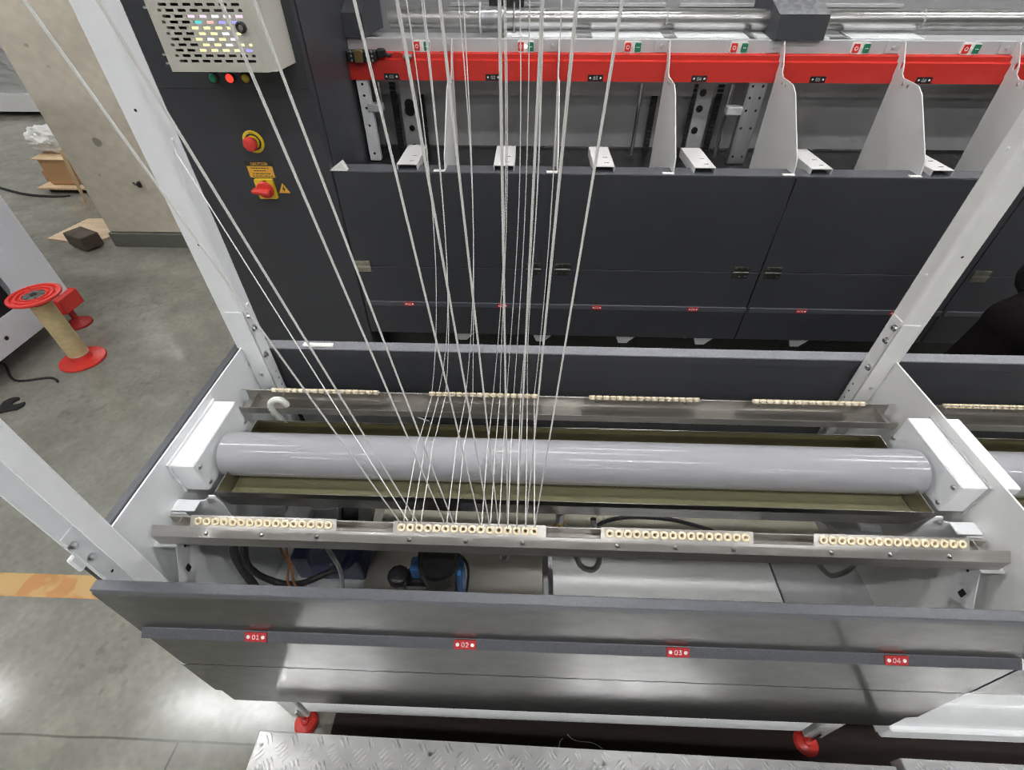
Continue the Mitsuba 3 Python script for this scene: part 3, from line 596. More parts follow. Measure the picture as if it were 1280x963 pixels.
part(bk, 'reel_motor', box(-0.172, -0.036, 2.41, 2.55, 1.605, 1.75, .006), 'black', label='small black motor above the pipe')
# switches and badges
PX = [-0.303, 0.102, 0.515, 0.937, 1.376, 1.79]
sw_x = [-0.420, -0.023, 0.381, 0.778, 1.228, 1.629]
def switch(x, lit, label):
    k = thing('push_switch', label, 'switch', 'red and green switches on the pale rail')
    y, z = 2.235, 1.5085
    part(k, 'frame', ext_y(rrect(x - .031, x + .031, z - .0185, z + .0185, .005), y - .012, y), 'print_white', label='white frame')
    part(k, 'stop_key', ext_y(rrect(x - .030, x - .008, z - .014, z + .014, .003), y - .016, y - .011), 'red_plastic', label='red stop key marked with a ring')
    part(k, 'start_key', ext_y(rrect(x + .008, x + .030, z - .014, z + .014, .003), y - .016, y - .011), 'green', label='green start key marked with a bar')
    ring = shapely.Point(x - .019, z).buffer(.0065).difference(shapely.Point(x - .019, z).buffer(.0042))
    part(k, 'mark', ext_y(ring, y - .0165, y - .0158), 'print_white')
    part(k, 'mark', box(x + .0130, x + .025, y - .0165, y - .0158, z - .0012, z + .0012), 'print_white')
    if lit:
        raw(k, 'indicator', {**mikit.ply(lathe([(0, 0), (.006, 0), (.004, .004), (0, .005)], 14, (x, y - .012, z), (0, -1, 0)), M['print_white'], 30), 'emitter': {'type': 'area', 'radiance': {'type': 'rgb', 'value': [2.5, 2.5, 2.5]}}}, 'lit white indicator')
    else:
        part(k, 'indicator', lathe([(0, 0), (.005, 0), (.004, .002), (0, .003)], 14, (x, y - .012, z), (0, -1, 0)), 'print_white', 30)
names = ['leftmost', 'second', 'third', 'fourth', 'fifth', 'sixth']
for i, x in enumerate(sw_x):
    switch(x, i == 1, f'red and green push switch on the pale rail, {names[i]} from the left' + (', its indicator lit' if i == 1 else ''))
BDX = [-0.547, -0.149, 0.249, 0.648, 1.099, 1.498]
for i, x in enumerate(BDX):
    number_plate(x, 2.20, 1.412, f'0{i + 1}', f'tiny black number plate on the red beam, {names[i]} from the left', 'black number plates on the red beam', 0.058, 0.021, 'black', 'gray')
for i, x in enumerate((-0.508, -0.102, 0.306, 0.718, 1.177, 1.570)):
    number_plate(x, BY - .006, 0.6365, f'0{i + 1}', f'tiny red number plate on the dark panel of the winding machine, {names[i]} from the left', 'red number plates on the dark panels', 0.043, 0.020)
# guide plates
def guide_plate(x, label):
    k = part(bk, 'guide_plate', ext_x(Polygon([(1.800, 1.194), (1.812, 1.238), (1.992, 1.405), (2.030, 1.424), (2.072, 1.428), (2.130, 1.430), (2.152, 1.442), (2.160, 1.462), (2.214, 1.530), (2.234, 1.532), (2.234, 1.46), (2.196, 1.42), (2.175, 1.09), (1.80, 1.09)]).difference(shapely.affinity.scale(shapely.Point(2.176, 1.462).buffer(.008), 1, 1.5)), x - .002, x + .002), 'back_white', label=label)
    part(k, 'foot_tab', box(x - .04, x, 1.787, 1.803, 1.193, 1.196), 'print_white')
    part(k, 'fixing_tab', box(x - .052, x - .002, 2.2305, 2.2345, 1.492, 1.530, .0005), 'beam_gray')
    part(k, 'bolt', bolt_mesh((x - .025, 2.2305, 1.511), (0, -1, 0), 0.007, 0.004), 'gray')
    for dy in (0, .035):
        part(k, 'screw', dome((x + .002, 2.085 + dy, 1.415), (1, 0, 0), 0.006, 0.007), 'chrome', 30)
        part(k, 'screw', dome((x - .002, 2.085 + dy, 1.415), (-1, 0, 0), 0.006, 0.004), 'chrome', 30)
for i, x in enumerate(PX):
    guide_plate(x, 'white curved guide plate')
# channel brackets behind the panel
for i, x in enumerate((-0.440, -0.0905, 0.268, 0.624, 1.032, 1.45)):
    w, t = 0.037, 0.0025
    sec = Polygon([(x - w, 1.18), (x - w, 1.212), (x + w, 1.212), (x + w, 1.18), (x + w - t, 1.18), (x + w - t, 1.2095), (x - w + t, 1.2095), (x - w + t, 1.18)])
    k = part(bk, 'channel_bracket', ext_y(sec, 1.805, 2.03), 'back_white', label='short white channel bracket')
    for yy in (1.84, 1.90):
        part(k, 'slot', box(x + .004, x + .020, yy, yy + .004, 1.2121, 1.2126), 'void')
    part(k, 'side_screw', dome((x - w, 1.84, 1.196), (-1, 0, 0), .004, .004), 'chrome', 30)
# inside of the winding compartment
part(bk, 'compartment_floor', box(CX1 + .005, 2.9, BY + .075, 2.50, 1.085, 1.09), 'black', label='dark compartment floor')
part(bk, 'compartment_back', box(CX1 + .005, 2.9, 2.42, 2.44, 1.10, 1.335), 'inner_gray', label='grey back sheet')
part(bk, 'compartment_back', cat(box(CX1 + .005, 2.9, 2.36, 2.37, 1.320, 1.372), box(CX1 + .005, 2.9, 2.32, 2.37, 1.372, 1.386)), 'inner_gray', label='grey upper ledge')
def upright(x0, x1, y, name_holes, label):
    k = part(bk, 'upright', box(x0, x1, y, y + .03, 1.095, 1.40, .002), 'galv' if x1 - x0 > .06 else 'white', label=label)
    for x in name_holes:
        for z in (1.385, 1.345, 1.300, 1.235, 1.125):
            part(k, 'hole', cyl((x, y - .0006, z), (x, y + .0005, z), .005, 10), 'void')
upright(-0.694, -0.648, 2.205, (-0.671,), 'pale upright strip with holes')
upright(0.852, 0.924, 2.215, (0.868, 0.907), 'wide pale upright with two rows of holes')
def chain(x, y, w=0.03):
    ms = [box(x - w / 2, x + w / 2, y, y + .006, 1.09, 1.40)]
    for j in range(18):
        z = 1.098 + j * .017
        ms.append(box(x - w / 2, x + w / 2, y - .005, y + .001, z, z + .011, .002))
    return part(bk, 'drive_chain', cat(*ms), 'rubber', label='black drive chain')
for x, y in ((-0.590, 2.36), (0.535, 2.40), (0.690, 2.36), (0.795, 2.36), (-0.47, 2.38)):
    chain(x, y, 0.026 if x not in (-0.47, 0.690) else 0.014)
part(bk, 'chain_plate', box(0.700, 0.765, 2.35, 2.36, 1.09, 1.40), 'gray', label='grey strip with round holes')
for z in (1.335, 1.275, 1.19, 1.10):
    part(bk, 'round_hole', cyl((0.722, 2.3495, z), (0.722, 2.348, z), .014, 16), 'black')
part(bk, 'chain_plate', box(-0.56, -0.485, 2.35, 2.36, 1.09, 1.40), 'motor_gray', label='grey strip with round holes')
for z, r in ((1.26, .022), (1.285, .02), (1.19, .012), (1.11, .014)):
    part(bk, 'round_hole', cyl((-0.525, 2.3495, z), (-0.525, 2.345, z), r, 16), 'black')
for x in (-0.645, 0.460, 0.835):
    part(bk, 'guide_rod', cyl((x, 2.34, 1.09), (x, 2.34, 1.40), .008, 12), 'chrome', 30)
for x in (-0.665, 0.790):
    part(bk, 'clamp_block', box(x, x + .06, 2.20, 2.24, 1.285, 1.315, .003), 'beam_gray', label='pale clamp block')
part(bk, 'corner_clip', ext_y([(-0.716, 1.195), (-0.655, 1.193), (-0.668, 1.226)], BY - .004, BY + .02), 'print_white', label='white corner clip')
# limit switch assembly on the red beam
k = thing('limit_switch', 'black and brass limit switch with cable on the left end of the red beam', 'sensor')
part(k, 'body', box(-0.705, -0.59, 2.175, 2.212, 1.462, 1.500, .006), 'black')
part(k, 'brass_block', box(-0.672, -0.640, 2.167, 2.178, 1.462, 1.502, .002), 'brass', label='brass block')
part(k, 'connector', cat(box(-0.590, -0.555, 2.18, 2.205, 1.475, 1.505, .006), cyl((-0.555, 2.19, 1.485), (-0.535, 2.19, 1.482), .006, 10)), 'black')
for x in (-0.685, -0.625, -0.605):
    for z in (1.468, 1.482, 1.496):
        part(k, 'screw', dome((x, 2.175, z), (0, -1, 0), .0045, .004, 10), 'chrome', 30)
part(k, 'cable', tube([(-0.535, 2.19, 1.482), (-0.52, 2.185, 1.490), (-0.50, 2.185, 1.492), (-0.485, 2.19, 1.480)], .003, 6, 14), 'red', 30)
part(k, 'ferrule', cyl((-0.490, 2.195, 1.479), (-0.455, 2.195, 1.479), .009, 14), 'chrome', 30)

# controls on the cabinet -----------------------------------------------
cb = thing('control_box', 'beige perforated metal control box with lit display behind its slots on the dark cabinet', 'control box')
bx0, bx1, by0, bz0 = -1.045, -0.740, 1.622, 1.522
RP, CP = 0.01285, 0.0362
slots, lit = [], []
LITC = {2: {2: 'p', 3: 'p', 4: 'w', 5: 'w', 6: 'p'}, 3: {2: 'c', 3: 'r', 4: 'b', 5: 'b'}, 4: {2: 'y', 3: 'y', 4: 'y', 5: 'y'}, 5: {2: 'y', 3: 'y', 4: 'w', 5: 'y', 6: 'w'}, 6: {2: 'y', 3: 'w', 4: 'y', 5: 'w', 6: 'w'},
        7: {2: 'y', 3: 'y', 4: 'w', 5: 'y', 6: 'y'}, 8: {2: 'y', 3: 'y', 4: 'y', 5: 'y', 6: 'b'}}
for r in range(-5, 11):
    z = 1.6772 - RP * r
    for c in range(7):
        xc = -0.9995 + CP * c * 0.92 + (CP * .40 if r % 2 else 0)
        w = 0.0225
        x0, x1 = xc - w / 2, xc + w / 2
        if r % 2 and c == 0: slots.append(rrect(x0 - .022, x0 - .012, z - .0032, z + .0032, .0012, 2))
        if r in (4, 5, 6, 3) and c >= 6: continue
        if x1 > -0.785: x1 = -0.785
        if x1 - x0 > .006: slots.append(rrect(x0, x1, z - .0032, z + .0032, .0012, 2))
        v = LITC.get(r, {}).get(c)
        if v: lit.append((x0, x1, z, v))
face = sbox(bx0, bz0, bx1 - .024, 1.80).difference(shapely.union_all(slots))
part(cb, 'front_plate', ext_y(face, by0, by0 + .002), 'beige', label='beige slotted front plate')
part(cb, 'side', cat(box(bx0, bx0 + .002, by0, BY, bz0, 1.80), box(bx0, bx1, by0 + .01, BY, bz0, bz0 + .002), box(bx0, bx1, by0 + .01, BY, 1.798, 1.80),
                     ext_z([(bx1 - .024, by0), (bx1, by0 + .02), (bx1, BY), (bx1 - .002, BY), (bx1 - .002, by0 + .021), (bx1 - .025, by0 + .002)], bz0, 1.80)), 'beige')
part(cb, 'inner_back', box(bx0 + .01, bx1 - .03, by0 + .06, by0 + .065, bz0 + .01, 1.79), 'black')
COL = {'p': (5.0, 3.6, 4.6), 'w': (5.5, 5.3, 6.4), 'y': (5.2, 4.8, 2.4), 'c': (.5, 3.4, 3.2), 'r': (5.0, 2.6, 2.4), 'b': (2.0, 1.9, 5.2)}
seg_m = [box(x0 - .004, x1 + .004, by0 + .012, by0 + .014, z - .005, z + .005) for x0, x1, z, v in lit]
seg_c = np.vstack([np.tile(COL[v], (len(mm.vertices), 1)) for mm, (x0, x1, z, v) in zip(seg_m, lit)])
raw(cb, 'display', {**mikit.ply(cat(*seg_m), M['black'], False, color=seg_c * .34), 'emitter': {'type': 'area', 'radiance': {'type': 'mesh_attribute', 'name': 'vertex_color'}}}, 'lit display of white, yellow, pink and cyan segments')
lk = part(cb, 'lock', lathe([(.007, 0), (.0135, 0), (.0135, .008), (.010, .010), (.007, .008), (.007, 0)], 24, (-0.800, by0, 1.628), (0, -1, 0)), 'black', 30, label='black lock ring')
part(lk, 'cylinder', cat(lathe([(0, 0), (.007, 0), (.007, .006), (0, .006)], 18, (-0.800, by0, 1.628), (0, -1, 0)), box(-0.8012, -0.7988, by0 - .0075, by0 - .006, 1.624, 1.632)), 'chrome', 30)
for z in (1.670, 1.563, 1.542):
    part(cb, 'hinge_pin', cyl((bx0 - .012, by0 + .006, z), (bx0 + .012, by0 + .006, z), .003, 8), 'chrome', 30)

def lamp(x, m, label, lit=None):
    k = thing('indicator_lamp', label, 'indicator lamp')
    part(k, 'bezel', lathe([(.0125, 0), (.0165, 0), (.0165, .006), (.0125, .008), (.0125, 0)], 24, (x, BY - .003, 1.479), (0, -1, 0)), 'black', 30)
    s = mikit.ply(lathe([(0, 0), (.0125, 0), (.0122, .008), (.009, .013), (0, .0145)], 24, (x, BY - .003, 1.479), (0, -1, 0)), M[m], 30)
    if lit: s['emitter'] = {'type': 'area', 'radiance': {'type': 'rgb', 'value': lit}}
    raw(k, 'lens', s)
lamp(-1.020, 'green_lamp', 'green indicator lamp below the beige control box, left of the lit red lamp')
lamp(-0.966, 'red_plastic', 'glowing red indicator lamp below the beige control box', [2.2, 0.10, 0.06])
lamp(-0.914, 'yellow_lamp', 'yellow indicator lamp below the beige control box, right of the lit red lamp')
k = thing('emergency_stop', 'red mushroom emergency stop button on a yellow disc on the dark cabinet', 'button')
part(k, 'disc', lathe([(0, 0), (.036, 0), (.037, .003), (.035, .005), (0, .005)], 36, (-0.961, BY, 1.288), (0, -1, 0)), 'yellow', 30, label='yellow disc')
part(k, 'ring_mark', lathe([(.022, 0), (.027, 0), (.027, .0008), (.022, .0008), (.022, 0)], 30, (-0.961, BY - .005, 1.288), (0, -1, 0)), 'ink')
part(k, 'collar', cyl((-0.961, BY - .004, 1.288), (-0.961, BY - .024, 1.288), .014, 20), 'black', 30)
part(k, 'mushroom', lathe([(0, 0), (.021, 0), (.0235, .005), (.0235, .010), (.021, .016), (.012, .020), (0, .021)], 32, (-0.961, BY - .022, 1.288), (0, -1, 0)), 'red_plastic', 30, label='red mushroom head')
k = thing('caution_label', 'orange caution label with a black header above the red rotary switch', 'label')
part(k, 'sheet', box(-1.017, -0.925, BY - .001, BY, 1.166, 1.206), 'orange')
part(k, 'header', box(-1.020, -0.920, BY - .001, BY, 1.2065, 1.222), 'ink', label='black header')
t = meshkit.text_mesh('CAUTION', .0095, .0004, True); c = (t.bounds[0] + t.bounds[1]) / 2; t.apply_translation(-c)
v = t.vertices.copy(); t.vertices = np.column_stack([v[:, 0] - 0.970, BY - .0012 - v[:, 2], v[:, 1] + 1.2142]); part(k, 'lettering', t, 'orange', label='CAUTION')
ms = []
for z, (a, b) in ((1.199, (-1.006, -.938)), (1.190, (-.995, -.948)), (1.180, (-1.004, -.937)), (1.1715, (-1.006, -.930))):
    x = a
    while x < b - .006:
        w = rng.uniform(.005, .012); ms.append(box(x, min(x + w, b), BY - .0013, BY - .0009, z - .0016, z + .0016)); x += w + .0025
part(k, 'small_print', cat(*ms), 'ink', label='small black print')
k = thing('rotary_switch', 'red rotary main switch on a square yellow plate under the caution label', 'switch')
part(k, 'plate', ext_y(rrect(-1.004, -0.936, 1.092, 1.163, .004), BY - .012, BY), 'yellow', label='yellow plate')
part(k, 'disc', lathe([(0, 0), (.030, 0), (.030, .008), (.027, .012), (0, .012)], 32, (-0.970, BY - .012, 1.127), (0, -1, 0)), 'red_plastic', 30, label='red disc')
h = box(-.036, .030, -.030, 0, -.0085, .0085, .005); h.apply_transform(trimesh.transformations.rotation_matrix(.12, (0, 1, 0))); h.apply_translation((-0.972, BY - .022, 1.127))
part(k, 'handle', h, 'red_plastic', 35, label='red grip')
part(k, 'mark', box(-0.972, -0.958, BY - .0125, BY - .0119, 1.1555, 1.159), 'ink')
k = thing('warning_sign', 'small yellow triangular electrical warning sign right of the red rotary switch', 'sign')
part(k, 'border', ext_y([(-0.933, 1.108), (-0.881, 1.108), (-0.907, 1.153)], BY - .0008, BY), 'ink')
part(k, 'triangle', ext_y([(-0.9285, 1.1105), (-0.8855, 1.1105), (-0.907, 1.148)], BY - .0012, BY - .0002), 'orange')
part(k, 'bolt_mark', ext_y([(-0.905, 1.137), (-0.913, 1.124), (-0.907, 1.124), (-0.910, 1.114), (-0.901, 1.127), (-0.907, 1.127), (-0.903, 1.137)], BY - .0016, BY - .001), 'ink')
solo('plastic_strip', box(-0.640, -0.552, 1.079, 1.094, 0.9402, 0.948, .002), 'print_white', 'small white plastic strip lying on the rear rail near the left post', 'strip')

# ================================================================= checker plate platform
pf = thing('step_platform', 'aluminium checker plate platform at the bottom left, in front of the machine', 'platform')
pg = thing('step_platform', 'aluminium checker plate platform at the bottom right corner, behind a narrow gap', 'platform')
ROT = -0.012
def tread_bars(x0, x1, y0, y1, z):
    n = 8
    L, W, H = 0.0145, 0.0029, 0.0030
    ring = [(L * math.cos(a), W * math.sin(a)) for a in np.linspace(0, 2 * PI, n, endpoint=False)]
    base = np.array([(a, b, 0) for a, b in ring] + [(a * .80, b * .55, H) for a, b in ring])
    f = []
    for i in range(n):
        j = (i + 1) % n
        f += [[i, j, n + j], [i, n + j, n + i]]
    f += [[n, n + i, n + i + 1] for i in range(1, n - 1)]
    V, F = [], []
    P = 0.0335
    ny, nx = int((y1 - y0) / P) + 2, int((x1 - x0) / P) + 2
    o = 0
    for iy in range(ny):
        for ix in range(nx):
            if (ix + iy) % 2: continue
            ang = math.radians(46) if iy % 2 == 0 else math.radians(-54)
            cx, cy = x0 + (ix + .3) * P, y0 + (iy + .3) * P
            ca, sa = math.cos(ang), math.sin(ang)
            for q in range(5):
                d = (q - 2) * 0.0094
                px, py = cx - sa * d, cy + ca * d
                if not (x0 + .012 < px < x1 - .012 and y0 + .012 < py < y1 - .012): continue
                v = base * (1 if 0 < q < 4 else .92)
                V.append(np.column_stack([px + v[:, 0] * ca - v[:, 1] * sa, py + v[:, 0] * sa + v[:, 1] * ca, z + v[:, 2]]))
                F.append(np.array(f) + o); o += len(v)
    return trimesh.Trimesh(np.vstack(V), np.vstack(F), process=False)
def platform(k, x0, x1, y0, y1, z, yb):
    # deck laid with a slight turn about its left front corner
    R = trimesh.transformations.rotation_matrix(ROT, (0, 0, 1), (x0, y1, 0))
    d = box(x0, x1, yb, y1, z - .004, z, .0015); d.apply_transform(R); part(k, 'deck', d, 'tread')
    b = tread_bars(x0, x1, y0, y1, z - .0003); b.apply_transform(R)
    key = part(k, 'tread_pattern', b, 'tread_bar', 30, label='raised tread bars'); labels[key]['kind'] = 'stuff'
    s = cat(box(x0, x1, y1 - .003, y1, z - .05, z - .004), box(x0, x0 + .003, yb, y1, z - .05, z - .004)); s.apply_transform(R); part(k, 'edge_fold', s, 'tread')
    for xx in (x0 + .03, x1 - .06):
        for yy in (y1 - .08, yb + .1):
            l = box(xx, xx + .04, yy - .04, yy, 0, z - .004); l.apply_transform(R); part(k, 'support', l, 'gray')
    for i in range(max(2, int((x1 - x0) / .42))):
        c = cyl((x0 + .016 + i * .44, y1 - .03, z), (x0 + .016 + i * .44, y1 - .03, z + .0025), .005, 12); c.apply_transform(R); part(k, 'rivet', c, 'chrome')
platform(pf, -0.674, 0.957, -0.62, 0.302, 0.270, -0.62)
platform(pg, 0.978, 1.90, -0.30, 0.300, 0.270, -0.62)
solo('loose_thread', tube([(0.128, 0.325, 0.03), (0.128, 0.34, 0.045), (0.133, 0.352, 0.05), (0.14, 0.356, 0.05)], .0008, 5, 14), 'yarn', 'short loose thread end standing up from the dark shade sheet below the second number plate', 'thread', None)
solo('loose_thread', tube([(0.155, 0.372, 0.03), (0.200, 0.355, 0.028), (0.232, 0.352, 0.03), (0.262, 0.340, 0.02), (0.305, 0.330, 0.015), (0.366, 0.330, 0.012)], .0008, 5, 24), 'yarn', 'long wavy loose thread lying over the dark shade sheet below the third number plate', 'thread', None)

# ================================================================= left background
bb = thing('yarn_bobbin', 'empty bobbin with red flanges and a tan tube standing on the floor at the left', 'bobbin')
bc = (-2.575, 2.098)
part(bb, 'flange', lathe([(0, 0), (.113, 0), (.118, .004), (.116, .012), (.055, .020), (.045, .05), (0, .05)], 48, (bc[0], bc[1], 0)), 'red_plastic', 30, label='red bottom flange')
part(bb, 'core', lathe([(0, 0), (.050, 0), (.050, .345), (0, .345)], 32, (bc[0], bc[1], 0.05)), 'tube_card', 30, label='tan winding tube')
part(bb, 'flange', lathe([(0, 0), (.045, 0), (.055, .026), (.112, .034), (.121, .040), (.121, .050), (.114, .053), (.103, .052), (.101, .040), (.089, .040), (.087, .051), (.076, .051), (.074, .040), (.063, .040), (.061, .050), (.053, .050), (.051, .042), (.0, .042)], 56, (bc[0], bc[1], 0.392)), 'red_plastic', 30, label='red top flange with raised rings')
part(bb, 'hub', cat(lathe([(.016, 0), (.050, 0), (.050, .004), (.020, .007), (.016, 0)], 30, (bc[0], bc[1], 0.4345)), *[box(-.048 + bc[0], .048 + bc[0], -.004 + bc[1], .004 + bc[1], .435, .444).apply_transform(trimesh.transformations.rotation_matrix(a, (0, 0, 1), (bc[0], bc[1], 0))) for a in (0.3, 1.35, 2.4)]), 'band', label='grey hub')
part(bb, 'bore', cyl((bc[0], bc[1], .435), (bc[0], bc[1], .4455), .015, 16), 'void')
part(bb, 'paper_ring', lathe([(.050, 0), (.0515, 0), (.0515, .008), (.050, .008), (.050, 0)], 32, (bc[0], bc[1], .052)), 'cardboard_pale')

lm = thing('white_machine', 'white sheet metal machine at the left edge behind the bobbin', 'machine')
wx = -2.84
holes = Polygon([(1.70, 0.30), (2.175, 0.30), (2.225, 0.39), (2.225, 0.50), (1.70, 0.50)])
part(lm, 'side_panel', ext_x(sbox(0.9, 0.135, 2.515, 1.9).difference(holes), wx - .003, wx), 'machine_white', label='white side panel with an opening')
part(lm, 'end_panel', box(-4.6, wx, 2.512, 2.515, 0.135, 1.9), 'machine_white')
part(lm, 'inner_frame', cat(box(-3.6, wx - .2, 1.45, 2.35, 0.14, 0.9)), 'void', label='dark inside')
part(lm, 'roller', cyl((-3.02, 1.75, 0.43), (-3.02, 2.26, 0.43), .05, 20), 'red_plastic', 30, label='red part inside the opening')
part(lm, 'bottom_sheet', box(-4.6, wx, 0.9, 2.515, 0.125, 0.135), 'machine_white')
for y, z in ((2.44, .30), (2.44, .22), (2.40, .17)):
    part(lm, 'screw', dome((wx, y, z), (1, 0, 0), .006, .004), 'black', 30)
part(lm, 'hole', cyl((wx - .001, 2.033, .20), (wx + .0006, 2.033, .20), .012, 14), 'void')
k = part(lm, 'leg', box(wx - .10, wx + .035, 2.38, 2.54, 0.115, 0.215, .006), 'red', label='red foot block')
part(k, 'stud', cyl((wx - .01, 2.45, .03), (wx - .01, 2.45, .12), .018, 14), 'dark_red', 30)
part(k, 'pad', lathe([(0, 0), (.075, 0), (.075, .012), (.045, .03), (.02, .045), (0, .045)], 28, (wx - .01, 2.45, 0)), 'dark_red', 30, label='dark red pad')
solo('floor_cable', tube([(-3.2, 1.95, .006), (-2.95, 2.0, .007), (-2.80, 1.90, .006), (-2.66, 1.93, .006), (-2.58, 1.90, .006)], .006, 6, 30), 'rubber', 'dark cable on the floor behind the bobbin foot', 'cable', None, 30)
solo('spanner', ext_z(Polygon([(-3.05, 1.4), (-2.792, 1.637), (-2.737, 1.697), (-2.745, 1.732), (-2.735, 1.757), (-2.716, 1.767), (-2.691, 1.768), (-2.686, 1.756), (-2.699, 1.74), (-2.695, 1.722), (-2.679, 1.711), (-2.659, 1.717), (-2.645, 1.727), (-2.635, 1.736), (-2.625, 1.718), (-2.628, 1.7), (-2.639, 1.682), (-2.66, 1.676), (-2.704, 1.657), (-2.75, 1.588), (-3.0, 1.36)]), 0.0005, 0.012), 'rubber', 'black open ended spanner lying on the floor at the left edge', 'spanner')

# plywood, block, boxes, pallet
ply = solo('plywood_sheet', ext_z(Polygon([(-3.93, 3.60), (-3.86, 3.99), (-3.70, 4.0), (-3.40, 3.72), (-3.46, 3.60), (-3.66, 3.55)]), 0.001, 0.013), 'plywood', 'pale plywood offcut lying on the floor by the concrete column', 'plywood')
wb = box(-.115, .115, -.07, .07, 0, .105, .006); wb.apply_transform(trimesh.transformations.rotation_matrix(-.45, (0, 0, 1))); wb.apply_translation((-3.52, 3.50, 0.0135))
solo('wood_block', wb, 'dark_wood', 'dark brown wooden block resting on the plywood offcut', 'wood block')
cbx = thing('cardboard_box', 'small brown cardboard box between pale flaps beside the column', 'box')
part(cbx, 'body', box(-4.62, -4.34, 4.62, 4.82, 0.07, 0.30, .003), 'cardboard')
part(cbx, 'flap', box(-4.72, -4.25, 4.55, 4.86, 0.045, 0.062), 'cardboard_pale', label='pale cardboard sheet')
part(cbx, 'flap', ext_x([(4.60, .30), (4.86, .32), (4.86, .326), (4.60, .306)], -4.66, -4.26), 'cardboard_pale', label='pale cardboard sheet')
part(cbx, 'tray', box(-4.78, -4.5, 4.75, 4.98, 0.0, 0.15, .003), 'cardboard')
part(cbx, 'base', box(-4.66, -4.30, 4.60, 4.84, 0.0, 0.045), 'void')
bag = trimesh.creation.icosphere(subdivisions=4, radius=1.0)
v = bag.vertices.copy(); nz = meshkit.fbm(v * 2.2 + 4.0, 4, 3)
v *= (0.62 + 0.75 * nz)[:, None]; v *= np.array([.24, .16, .19]); bag.vertices = v * np.array([.72, .75, .62]) + np.array([-4.55, 4.78, 0.435])
solo('plastic_wrap', bag, 'plastic_bag', 'crumpled clear plastic wrap heaped on the cardboard box', 'plastic wrap')
bt = tube([(-4.115, 4.33, 0.0), (-4.085, 4.36, 0.47)], .018, 4); solo('wood_batten', bt, 'cardboard_pale', 'thin yellowish batten standing upright between the cardboard box and the column', 'batten')
solo('floor_cable', tube([(-5.9, 4.80, .010), (-5.2, 4.66, .010), (-4.85, 4.52, .010), (-4.4, 4.50, .010)], .012, 6, 30), 'rubber', 'black cable on the floor leading to the cardboard box', 'cable', None, 30)
pl = thing('wrapped_pallet', 'pallet load wrapped in shiny stretch film in the far left background', 'pallet')
part(pl, 'pallet_board', cat(box(-9.6, -6.45, 7.30, 7.42, 0.06, 0.24, .004), box(-9.6, -6.45, 8.3, 8.42, 0.06, 0.24, .004), box(-9.6, -6.5, 7.30, 8.42, 0.24, 0.27)), 'white_warm', label='pale pallet rail')
for x in (-9.2, -8.0, -6.75):
    part(pl, 'foot', box(x, x + .2, 7.35, 8.4, 0.0, 0.06), 'void')
wr = trimesh.creation.box(extents=(3.0, 1.0, 1.5)).subdivide().subdivide().subdivide().subdivide().subdivide()
v = wr.vertices.copy(); n0 = meshkit.fbm(v * np.array([5, 5, 9.0]), 4, 5) - .5
v[:, 1] += n0 * .14; v[:, 0] += n0 * .08; wr.vertices = v + np.array([-8.05, 7.88, 1.02])
part(pl, 'film_wrap', wr, 'film', label='crumpled stretch film')
part(pl, 'carton', box(-9.4, -6.7, 7.46, 8.3, 0.27, 1.6), 'gray')
k = solo('black_clip', cat(box(-2.86, -2.83, 3.49, 3.51, .475, .515, .006), tube([(-2.87, 3.485, .515), (-2.845, 3.48, .50), (-2.82, 3.485, .525)], .006, 6, 10)), 'black', 'small black clip on the face of the concrete column', 'clip')

# ================================================================= person bending at the right edge
def blob(bones, edge=0.012, it=12):
    sph = {}
    out = None
    for a, ra, b, rb in bones:
        s1 = m3.Manifold.sphere(ra, 20).translate(list(map(float, a))); s2 = m3.Manifold.sphere(rb, 20).translate(list(map(float, b)))
        h = m3.Manifold.batch_hull([s1, s2]); out = h if out is None else out + h
    out = out.refine_to_length(edge)
    mm = out.to_mesh(); t = trimesh.Trimesh(mm.vert_properties[:, :3], mm.tri_verts, process=True)
    trimesh.smoothing.filter_taubin(t, iterations=it)
    return t
pe = thing('person', 'person in black jacket crouching at the right edge, between rear rail and dark winding machine', 'person')
PXO = 0.085
def at_p(x, y, z): return (x + PXO, y, z)
hip, chest, neck, head = at_p(1.72, 1.33, .42), at_p(1.625, 1.34, .80), at_p(1.60, 1.385, .945), at_p(1.600, 1.415, 1.045)
kl, kr, al, ar = at_p(1.60, 1.52, .46), at_p(1.86, 1.52, .46), at_p(1.62, 1.36, .085), at_p(1.86, 1.36, .085)
shl, shr = at_p(1.470, 1.315, .905), at_p(1.78, 1.37, .86)
ell, elr = at_p(1.425, 1.335, .66), at_p(1.86, 1.46, .60)
hl, hr = at_p(1.60, 1.48, .50), at_p(1.76, 1.48, .50)
body = blob([(head, .088, (head[0], head[1] + .015, head[2] - .06), .065), (neck, .055, head, .06), (neck, .06, chest, .09), (hl, .03, ell, .035), (hr, .03, elr, .035), (al, .04, kl, .05), (ar, .04, kr, .05), (kl, .05, hip, .08), (kr, .05, hip, .08), (chest, .12, hip, .13)], .014)
part(pe, 'body', body, 'skin', True)
jac = blob([(chest, .155, hip, .165), (at_p(1.58, 1.34, .90), .085, chest, .14), (shl, .085, shr, .085), (shl, .088, chest, .14), (shr, .085, chest, .13), (shl, .082, ell, .066), (shr, .078, elr, .062), (ell, .064, (hl[0] - .02, hl[1] - .05, hl[2]), .045), (elr, .062, (hr[0], hr[1] - .05, hr[2]), .045), (neck, .082, (neck[0], neck[1] + .015, neck[2] + .035), .078), (shl, .085, neck, .07)], .014, 8)
part(pe, 'jacket', jac, 'jacket', True, label='black jacket')
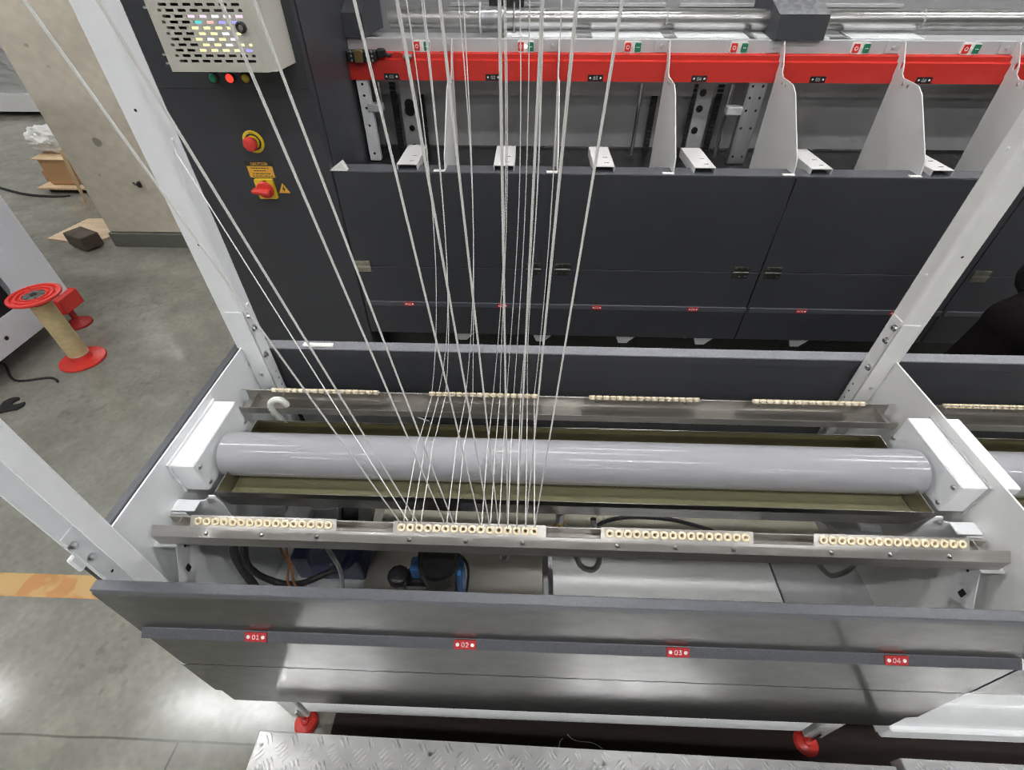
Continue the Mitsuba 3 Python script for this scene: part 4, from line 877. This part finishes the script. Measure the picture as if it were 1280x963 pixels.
tro = blob([((hip[0] - .07, hip[1], hip[2] - .03), .115, kl, .078), ((hip[0] + .07, hip[1], hip[2] - .03), .115, kr, .078), (kl, .076, (al[0], al[1], al[2] + .02), .052), (kr, .076, (ar[0], ar[1], ar[2] + .02), .052)], .014, 8)
part(pe, 'trousers', tro, 'trousers', True, label='dark trousers')
hair = blob([((head[0], head[1] - .005, head[2] + .012), .099, (head[0], head[1] - .03, head[2] - .035), .088), ((head[0] - .03, head[1] + .0, head[2] - .03), .078, (head[0] + .03, head[1] + .0, head[2] - .03), .078), ((head[0], head[1] - .03, head[2] - .02), .08, (neck[0], neck[1] - .03, neck[2] + .03), .055)], .012, 6)
hn = meshkit.fbm(hair.vertices * 60, 3, 2) - .5
hair.vertices = hair.vertices + hair.vertex_normals * (hn * .008)[:, None]
part(pe, 'hair', hair, 'hair', True, label='black hair')
part(pe, 'nose', blob([((head[0], head[1] + .095, head[2] - .01), .012, (head[0], head[1] + .085, head[2] + .02), .008)], .005, 3), 'skin', True)
part(pe, 'ear', blob([((head[0] - .078, head[1] + .01, head[2] - .015), .012, (head[0] - .077, head[1] + .012, head[2] + .008), .014)], .006, 3), 'skin', True)
part(pe, 'earring', dome((head[0] - .104, head[1] - .02, head[2] - .035), (-1, -.6, .5), .008, .007), 'chrome', 30, label='small shiny earring')
for hx in (hl, hr):
    s = -1 if hx is hl else 1
    bones = [(hx, .030, (hx[0], hx[1] + .05, hx[2] + .012), .026)]
    for q, (dx, ln) in enumerate(((-.027, .055), (-.009, .064), (.009, .060), (.027, .046))):
        a = np.array([hx[0] + dx, hx[1] + .055, hx[2] + .014]); b = a + np.array([dx * .1, ln * .6, .006]); c = b + np.array([0, ln * .4, -.018])
        bones += [(a, .0095, b, .0085), (b, .0085, c, .0075)]
    bones += [((hx[0] - s * .02, hx[1] + .01, hx[2]), .012, (hx[0] - s * .045, hx[1] + .045, hx[2] + .004), .010), ((hx[0] - s * .045, hx[1] + .045, hx[2] + .004), .010, (hx[0] - s * .048, hx[1] + .072, hx[2] + .004), .008)]
    part(pe, 'hand', blob(bones, .006, 5), 'skin', True)
for a in (al, ar):
    part(pe, 'shoe', blob([((a[0], a[1] - .04, .042), .040, (a[0], a[1] + .15, .036), .034), ((a[0], a[1], .06), .045, (a[0], a[1] + .04, .05), .04)], .012, 4), 'rubber', True, label='black shoe')
